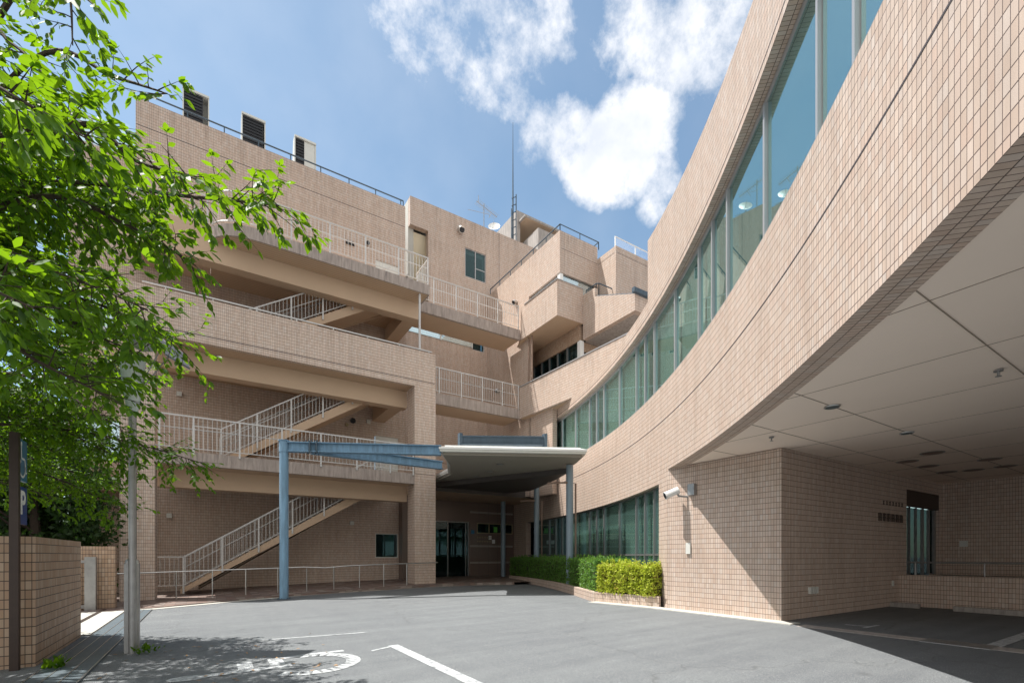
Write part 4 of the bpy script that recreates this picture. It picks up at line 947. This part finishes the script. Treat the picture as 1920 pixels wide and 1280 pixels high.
# ------------------------------------------------------------ lamp post
lp=thing('lamp_post','steel lamp post with a thick box base and a wing-shaped reflector','street lamp',(-1.09,10.5,-.17))
mb=MB(); 
cxy=(-1.09,10.5)
mb.prism([(cxy[0]-.10,cxy[1]-.10),(cxy[0]+.05,cxy[1]-.10),(cxy[0]+.10,cxy[1]-.05),(cxy[0]+.10,cxy[1]+.10),(cxy[0]-.10,cxy[1]+.10)],-.25,1.36); mb.build('box_base','dull_steel',lp)
mb=MB(); mb.tube([(cxy[0],cxy[1],1.361),(cxy[0],cxy[1],1.42),(cxy[0],cxy[1],1.46)],[.11,.09,.04],16); mb.build('base_cap','steel',lp)
px,py=cxy[0]+.02,cxy[1]-.155
mb=MB(); mb.tube([(px,py,-.2),(px,py,4.0)],.055,16); mb.build('pole','dull_steel',lp)
mb=MB(); mb.tube([(px,py,3.95),(px,py,4.10),(px,py,4.85)],[.075,.10,.19],18); mb.build('lamp_head','lightglass',lp)
# wing reflector: gull shape across camera-facing axis
ax=Vector((.8426,-.5386,0)); ay=Vector((.5386,.8426,0)); prof=[(-.88,.28),(-.72,.42),(-.5,.40),(-.28,.22),(-.08,.10),(.1,.10),(.3,.17),(.5,.18),(.66,.05),(.78,-.22)]
mb=MB(); 
for (a,za),(b,zb) in zip(prof,prof[1:]):
    for dz,fl in ((0,False),(.03,True)):
        q=[Vector((px,py,5.0))+ax*a+ay*(-.3)+Vector((0,0,za+dz)),Vector((px,py,5.0))+ax*b+ay*(-.3)+Vector((0,0,zb+dz)),Vector((px,py,5.0))+ax*b+ay*.3+Vector((0,0,zb+dz)),Vector((px,py,5.0))+ax*a+ay*.3+Vector((0,0,za+dz))]
        mb.face(q if fl else q[::-1],smooth=True)
    for yy in (-.3,.3):
        q=[Vector((px,py,5.0))+ax*a+ay*yy+Vector((0,0,za)),Vector((px,py,5.0))+ax*b+ay*yy+Vector((0,0,zb)),Vector((px,py,5.0))+ax*b+ay*yy+Vector((0,0,zb+.03)),Vector((px,py,5.0))+ax*a+ay*yy+Vector((0,0,za+.03))]; mb.face(q)
mb.build('wing_reflector','dull_steel',lp)
for a,z in ((-.7,.38),(.62,.05)):
    for yy in (-.12,.12):
        mb=MB(); q=Vector((px,py,5.0)); mb.tube([Vector((px,py,4.15)),q+ax*a+ay*yy+Vector((0,0,z))],.009,6); mb.build('stay','dull_steel',lp)
# ------------------------------------------------------------ sign pole
sp=thing('parking_sign','dark brown pole with blue wheelchair and P parking signs','sign',(-2.42,9.78,-.2))
mb=MB(); mb.box(-2.445,-2.345,9.86,9.96,-.25,3.32); mb.build('pole','brown',sp)
def text(body,size,loc,rot,m,parent,name,ext=.002):
    cu=bpy.data.curves.new(name,'FONT'); cu.body=body; cu.size=size; cu.extrude=ext; cu.align_x='CENTER'; cu.align_y='CENTER'; cu.offset=.012
    o=bpy.data.objects.new(name,cu); COL.objects.link(o)
    dg=bpy.context.evaluated_depsgraph_get(); me=bpy.data.meshes.new_from_object(o.evaluated_get(dg)); bpy.data.objects.remove(o)
    me.materials.clear(); me.materials.append(M[m]); n=bpy.data.objects.new(name,me); COL.objects.link(n)
    n.parent=parent; n.location=Vector(loc)-world_loc(parent); n.rotation_euler=rot; return n
for (z0,z1,nm) in ((2.64,3.27,'wheelchair_panel'),(1.98,2.55,'parking_panel')):
    mb=MB(); mb.box(-2.42,-2.38,9.961,10.42,z0,z1); mb.build(nm,'sign_blue' if nm[0]=='p' else 'sign_teal',sp)
text('P',.50,(-2.376,10.20,2.29),(R_(90),0,R_(90)),'white',sp,'letter_p')
mb=MB(); X=-2.377
def ys(pts,w):
    for a,b in zip(pts,pts[1:]):
        mb.beam((X,a[0],a[1]),(X,b[0],b[1]),.004,w,up=(1,0,0)) if False else None
        A=Vector((a[0],a[1]));B=Vector((b[0],b[1]));d=(B-A).normalized();n=Vector((-d.y,d.x))*w/2
        mb.face([(X,*(A-n)),(X,*(B-n)),(X,*(B+n)),(X,*(A+n))])
ys([(10.14,3.17),(10.14,2.98)],.035); ys([(10.14,2.98),(10.30,2.98)],.035); ys([(10.30,2.98),(10.34,2.80)],.035); ys([(10.34,2.78),(10.39,2.78)],.03)
mb.face([(X,10.14+.035*math.cos(a),3.20+.035*math.sin(a)) for a in [k*math.pi/6 for k in range(12)]])
ar=[(10.19+.13*math.cos(a),2.83+.13*math.sin(a)) for a in [R_(x) for x in range(120,400,20)]]; ys(ar,.035)
mb.build('wheelchair_mark','white',sp)

# ------------------------------------------------------------ trees
def add_leaf(mb,base,d,nrm,L,wd):
    d=d.normalized(); s=d.cross(nrm)
    if s.length<1e-6: s=Vector((1,0,0))
    s=s.normalized(); n=s.cross(d).normalized()
    p=[base, base+d*L*.35+s*wd*.5-n*L*.02, base+d*L*.35-s*wd*.5-n*L*.02, base+d*L*.35+n*(-.06*L), base+d*L*.72+s*wd*.36-n*L*.08, base+d*L*.72-s*wd*.36-n*L*.08, base+d*L*.72-n*L*.13, base+d*L*1.0-n*L*.18]
    b=len(mb.v); mb.v+=[tuple(q) for q in p]
    for f in ((0,1,3),(0,3,2),(1,4,6,3),(3,6,5,2),(4,7,6),(6,7,5)):
        mb.f.append(tuple(b+i for i in f)); mb.uv+=[(0,0)]*len(f); mb.mi.append(0); mb.sm.append(True)
def cam2(X,Y,Z): return Vector((.8426*X+.5386*Y,-.5386*X+.8426*Y,Z))
def leafy_branch(mw,ml,ctrl,r0,rnd,twig_every,twig_len,leaf,droop=.35,start=.25,spread=.55):
    # smooth path through ctrl
    P=[Vector(c) for c in ctrl]; path=[]
    for i in range(len(P)-1):
        p0=P[max(i-1,0)];p1=P[i];p2=P[i+1];p3=P[min(i+2,len(P)-1)]
        for k in range(8):
            tt=k/8; path.append(.5*((2*p1)+(p2-p0)*tt+(2*p0-5*p1+4*p2-p3)*tt*tt+(3*p1-p0-3*p2+p3)*tt**3))
    path.append(P[-1]); n=len(path)
    mw.tube(path,[r0*(1-.88*i/(n-1)) for i in range(n)],6,caps=False)
    tot=sum((b-a).length for a,b in zip(path,path[1:])); acc=0; nxt=tot*start
    for a,b in zip(path,path[1:]):
        l=(b-a).length; d=(b-a).normalized()
        while acc+l>=nxt and nxt<=tot:
            p=a+d*(nxt-acc); f=nxt/tot
            side=Vector((rnd.gauss(0,1),rnd.gauss(0,1),rnd.gauss(0,.55))); side=(side-d*side.dot(d)).normalized()
            dirn=(d*rnd.uniform(.3,1.0)+side*rnd.uniform(.5,1.1)).normalized()
            tl=twig_len*rnd.uniform(.5,1.15)*(1.05-.45*f)
            twig(mw,ml,p,dirn,tl,max(.004,r0*.16),rnd,leaf,droop,1)
            nxt+=twig_every*rnd.uniform(.6,1.4)
        acc+=l
    twig(mw,ml,path[-2],(path[-1]-path[-3]).normalized(),twig_len*.5,.004,rnd,leaf,droop,0)
def twig(mw,ml,p,d,L,r,rnd,leaf,droop,lvl):
    n=max(3,int(L/.09)); pts=[p]; q=p.copy(); dd=d.copy()
    for i in range(n):
        dd=(dd+Vector((rnd.gauss(0,.10),rnd.gauss(0,.10),rnd.gauss(0,.08)-droop*.10))).normalized(); q=q+dd*(L/n); pts.append(q.copy())
    mw.tube(pts,[r*(1-.8*i/n) for i in range(n+1)],3,caps=False)
    for i in range(1,n+1):
        a=pts[i]; dv=(pts[i]-pts[i-1]).normalized()
        for sgn in (-1,1):
            if rnd.random()<.12: continue
            h=dv.cross(Vector((0,0,1))); h=h.normalized() if h.length>1e-4 else Vector((1,0,0))
            ld=(dv*rnd.uniform(.5,1.2)+h*sgn*rnd.uniform(.4,1.0)+Vector((0,0,-rnd.uniform(.0,.75)))).normalized()
            nm=(Vector((0,0,1))+Vector((rnd.gauss(0,.45),rnd.gauss(0,.45),0))).normalized()
            s=leaf*rnd.uniform(.5,1.2); add_leaf(ml,a,ld,nm,s,s*.50)
        if lvl and i>1 and rnd.random()<.33:
            h=Vector((rnd.gauss(0,1),rnd.gauss(0,1),rnd.gauss(0,.4))).normalized()
            twig(mw,ml,a,(dv+h*.8).normalized(),L*.45,r*.6,rnd,leaf,droop,0)
    ld=(pts[-1]-pts[-2]).normalized(); add_leaf(ml,pts[-1],ld+Vector((0,0,-.2)),Vector((0,0,1)),leaf*.9,leaf*.4)
def px2(x,y,Y): return cam2((x-960)/895*Y,Y,1.5+(1041-y)/895*Y)
rnd=random.Random(11)
ct=thing('cherry_tree','leafy cherry tree whose backlit branches hang over the left side','tree',(-4.9,10.9,-.2))
mw=MB(); ml=MB()
root=Vector((-4.9,11.1,-.3)); fork=Vector((-4.6,10.9,2.9)); fork2=Vector((-4.2,10.4,4.6))
mw.tube([root,root+Vector((.05,-.03,1.2)),fork,fork2,Vector((-3.9,9.8,6.5)),Vector((-3.7,9.2,8.5))],[.34,.26,.23,.19,.13,.05],12)
tr_ob=mw.build('trunk','bark',ct)
mw=MB()
# targets given in metres in the camera-aligned frame (right, forward, up)
TG=[ [(-4.9,4.9,5.3),(-3.05,4.6,4.95),(-2.1,4.3,4.65)],
     [(-4.4,4.4,4.8),(-3.6,4.5,4.6),(-2.95,4.45,4.20)],
     [(-3.6,3.8,4.9),(-2.9,3.7,4.55),(-2.35,3.55,4.3)],
     [(-3.9,3.4,6.0),(-3.1,3.1,5.4),(-2.55,2.9,4.85)],
     [(-4.9,4.9,6.6),(-3.9,4.7,6.2),(-3.25,4.5,5.85)],
     [(-6.2,6.3,5.0),(-5.0,6.1,4.6),(-4.2,6.0,4.15)],
     [(-8.8,9.2,5.7),(-7.7,9.0,5.2),(-6.7,8.9,4.85)],
     [(-7.9,8.3,3.7),(-6.4,8.1,3.4),(-5.2,8.0,3.05)],
     [(-9.3,8.9,3.2),(-8.1,8.8,2.8),(-7.25,8.8,2.35)],
     [(-4.6,4.0,4.0),(-3.5,3.8,3.7),(-2.75,3.6,3.35)],
     [(-4.1,3.3,4.9),(-3.4,3.2,4.6),(-2.75,3.1,4.2)],
     [(-4.6,3.9,3.5),(-3.9,3.9,3.1),(-3.3,3.9,2.8)],
     [(-5.6,5.1,3.9),(-5.0,5.0,3.6),(-4.3,4.9,3.3)],
     [(-8.6,9.0,4.1),(-7.6,8.9,3.6),(-6.9,8.8,3.0)],
     [(-5.6,5.3,4.6),(-4.7,5.2,4.0),(-3.9,5.0,3.6)],
     [(-4.6,4.6,7.2),(-4.2,4.5,6.9),(-4.05,4.4,6.2)],
     [(-4.6,3.8,4.6),(-3.7,3.6,4.7),(-3.1,3.5,4.6)],
     [(-5.7,5.2,5.6),(-4.8,5.2,5.4),(-3.9,5.0,5.0)],
     [(-6.6,6.2,6.0),(-5.6,6.1,5.8),(-4.7,6.0,5.4)],
     [(-7.2,7.2,5.4),(-6.2,7.1,5.2),(-5.4,7.0,4.8)],
     [(-8.4,8.6,5.2),(-7.4,8.4,4.9),(-6.5,8.3,4.4)],
     [(-8.0,7.6,4.4),(-7.0,7.6,4.0),(-6.2,7.6,3.5)],
     [(-4.2,3.0,3.4),(-3.4,2.9,3.2),(-2.9,2.9,3.0)],
     [(-3.7,2.6,4.3),(-3.0,2.5,4.1),(-2.4,2.4,3.75)],
     [(-9.2,9.4,5.6),(-8.3,9.3,5.2),(-7.4,9.2,4.7)],
     [(-5.0,4.4,6.3),(-4.4,4.2,6.0),(-3.9,4.1,5.5)],
     [(-8.4,8.3,3.9),(-7.6,8.2,3.6),(-6.8,8.2,3.2)],
     [(-9.6,6.6,5.6),(-9.2,6.2,5.3),(-8.5,5.7,5.0)],
     [(-10.5,7.5,5.0),(-10.2,7.2,4.7),(-9.6,6.8,4.4)],
     [(-11.0,8.8,5.4),(-10.8,8.6,5.1),(-10.0,8.2,4.9)],
     [(-9.0,5.6,4.8),(-8.3,5.0,4.6),(-7.4,4.4,4.4)],
     [(-8.3,5.0,6.0),(-7.4,4.4,5.7),(-6.4,4.0,5.4)],
     [(-11.6,9.8,5.0),(-11.2,9.6,4.7),(-10.4,9.3,4.4)],
     [(-10.0,6.4,6.6),(-9.2,6.0,6.6),(-8.2,5.8,6.3)],
     [(-8.6,5.2,3.9),(-7.6,4.5,3.8),(-6.4,3.8,3.7)],
     [(-7.6,4.2,5.0),(-6.6,3.4,4.8),(-5.4,2.8,4.6)],
     [(-9.99,8.2,5.27),(-8.78,8.1,4.86),(-7.69,8.0,4.55)],
     [(-10.18,9.2,4.9),(-8.85,9.1,4.46),(-7.64,9.0,4.12)],
     [(-10.4,8.7,4.04),(-9.13,8.6,3.62),(-7.98,8.5,3.31)],
     [(-9.17,7.2,5.45),(-8.09,7.1,5.08),(-7.12,7.0,4.79)],
     [(-9.25,8.2,6.0),(-8.05,8.1,5.58),(-6.97,8.0,5.26)],
     [(-11.27,9.7,3.79),(-9.87,9.6,3.33),(-8.6,9.5,3.0)],
     [(-10.35,9.5,3.69),(-8.98,9.4,3.24),(-7.74,9.3,2.91)],
     [(-9.25,7.9,4.5),(-8.3,7.8,4.2),(-7.6,7.8,3.9)],
     [(-7.2,5.7,5.71),(-6.32,5.6,5.39),(-5.53,5.5,5.13)],
     [(-7.94,6.7,5.77),(-6.93,6.6,5.42),(-6.03,6.5,5.14)],
     [(-7.41,6.7,5.92),(-6.42,6.6,5.56),(-5.52,6.5,5.28)],
     [(-6.09,4.7,5.6),(-5.35,4.6,5.31),(-4.68,4.5,5.07)],
     [(-6.27,5.2,6.04),(-5.47,5.1,5.72),(-4.75,5.0,5.47)],
     [(-6.37,5.7,6.16),(-5.51,5.6,5.82),(-4.73,5.5,5.56)],
     [(-11.4,8.9,3.5),(-10.2,8.8,3.1),(-9.1,8.7,2.8)],
     [(-10.6,8.7,3.26),(-9.32,8.6,2.85),(-8.17,8.5,2.55)],
   ]
for k,tg in enumerate(TG):
    c=[cam2(*q) for q in tg]; f=fork if c[0].z<4.5 else fork2
    mid=f.lerp(c[0],.5)+Vector((0,0,.25)); leafy_branch(mw,ml,[f,mid]+c,.042,rnd,.14 if k in (3,4,15,25) else .043,min(.75,.14*tg[2][1]+.06),.105 if tg[2][1]<5.6 else .095,droop=.15,start=.36)
ob=mw.build('limbs','bark',ct)
crown=ml.build('crown','leaf',ct)
# background trees behind the boundary wall
def back_tree(label,x,y,h,r,n,seed,name='garden_tree'):
    rnd=random.Random(seed); o=thing(name,label,'tree',(x,y,-.3),'trees behind the boundary wall')
    mb=MB(); mb.tube([(x,y,-.3),(x+.1,y,h*.35),(x,y+.1,h*.75)],[.2,.15,.05],8)
    for k in range(7):
        a=rnd.uniform(0,6.28); mb.tube([(x,y,h*(.25+.07*k)),(x+math.cos(a)*r*.7,y+math.sin(a)*r*.7,h*(.4+.07*k))],[.06,.02],5)
    mb.build('trunk','bark',o)
    mb=MB(); cl=[]
    for k in range(60):
        a=rnd.uniform(0,6.28); zz=rnd.uniform(.06,1.0); rr=r*(1-.45*abs(zz-.4))*math.sqrt(rnd.random()); cl.append((x+math.cos(a)*rr,y+math.sin(a)*rr,h*zz,rnd.uniform(.5,1.0)))
    for i in range(n):
        c=cl[rnd.randrange(len(cl))]; v=Vector((rnd.gauss(0,1),rnd.gauss(0,1),rnd.gauss(0,.8))); v=v.normalized()*c[3]*rnd.random()**.4
        leafq(mb,(c[0]+v.x,c[1]+v.y,c[2]+v.z),rnd.uniform(.14,.26),rnd,-.3)
    mb.build('crown','leaf_back',o)
back_tree('dark leafy tree between the low gate wall and the corner of the stair wing',-4.9,21.9,6.0,2.0,11000,21)
back_tree('dark tree left of the stair wing corner, behind the sign pole',-6.3,23.4,7.0,2.4,11000,22)
back_tree('tall dark tree beyond the gate, behind two nearer trees',-7.3,29.0,9.0,3.2,12000,23)
back_tree('farthest dark tree filling the gap left of the stair wing',-10.5,37.0,11.0,4.4,12000,24)
back_tree('dark tree at the left edge of the view above the boundary wall',-7.6,25.5,7.5,2.6,11000,25)
# weeds at the lamp base and by the grating
def weed(x,y,lab,n,s,seed):
    rnd=random.Random(seed); mb=MB(); z=gz(x)
    for i in range(n):
        a=rnd.uniform(0,6.28); d=Vector((math.cos(a)*.5,math.sin(a)*.5,rnd.uniform(.6,1.4))); b=Vector((x+rnd.gauss(0,.07),y+rnd.gauss(0,.07),z+rnd.uniform(0,.12))); add_leaf(mb,b,d,Vector((-.4,.3,1)),s*rnd.uniform(.6,1.2),s*.4)
    tag(mb.build('weed','leaf'),lab,'weed')
weed(-.88,10.22,'small weed growing at the foot of the lamp post',70,.09,5)
weed(-1.9,9.6,'thin grass tuft growing through the drain grating',40,.14,6)
mb=MB(); rnd=random.Random(9)
for i in range(60):
    x=rnd.uniform(-2.0,1.8);y=rnd.uniform(7.2,10.6); a=rnd.uniform(0,6.28); add_leaf(mb,Vector((x,y,gz(x)+.014)),Vector((math.cos(a),math.sin(a),0.02)),Vector((0,0,1)),.07,.03)
struct(mb.build('fallen_leaves','fallen'),'stuff')
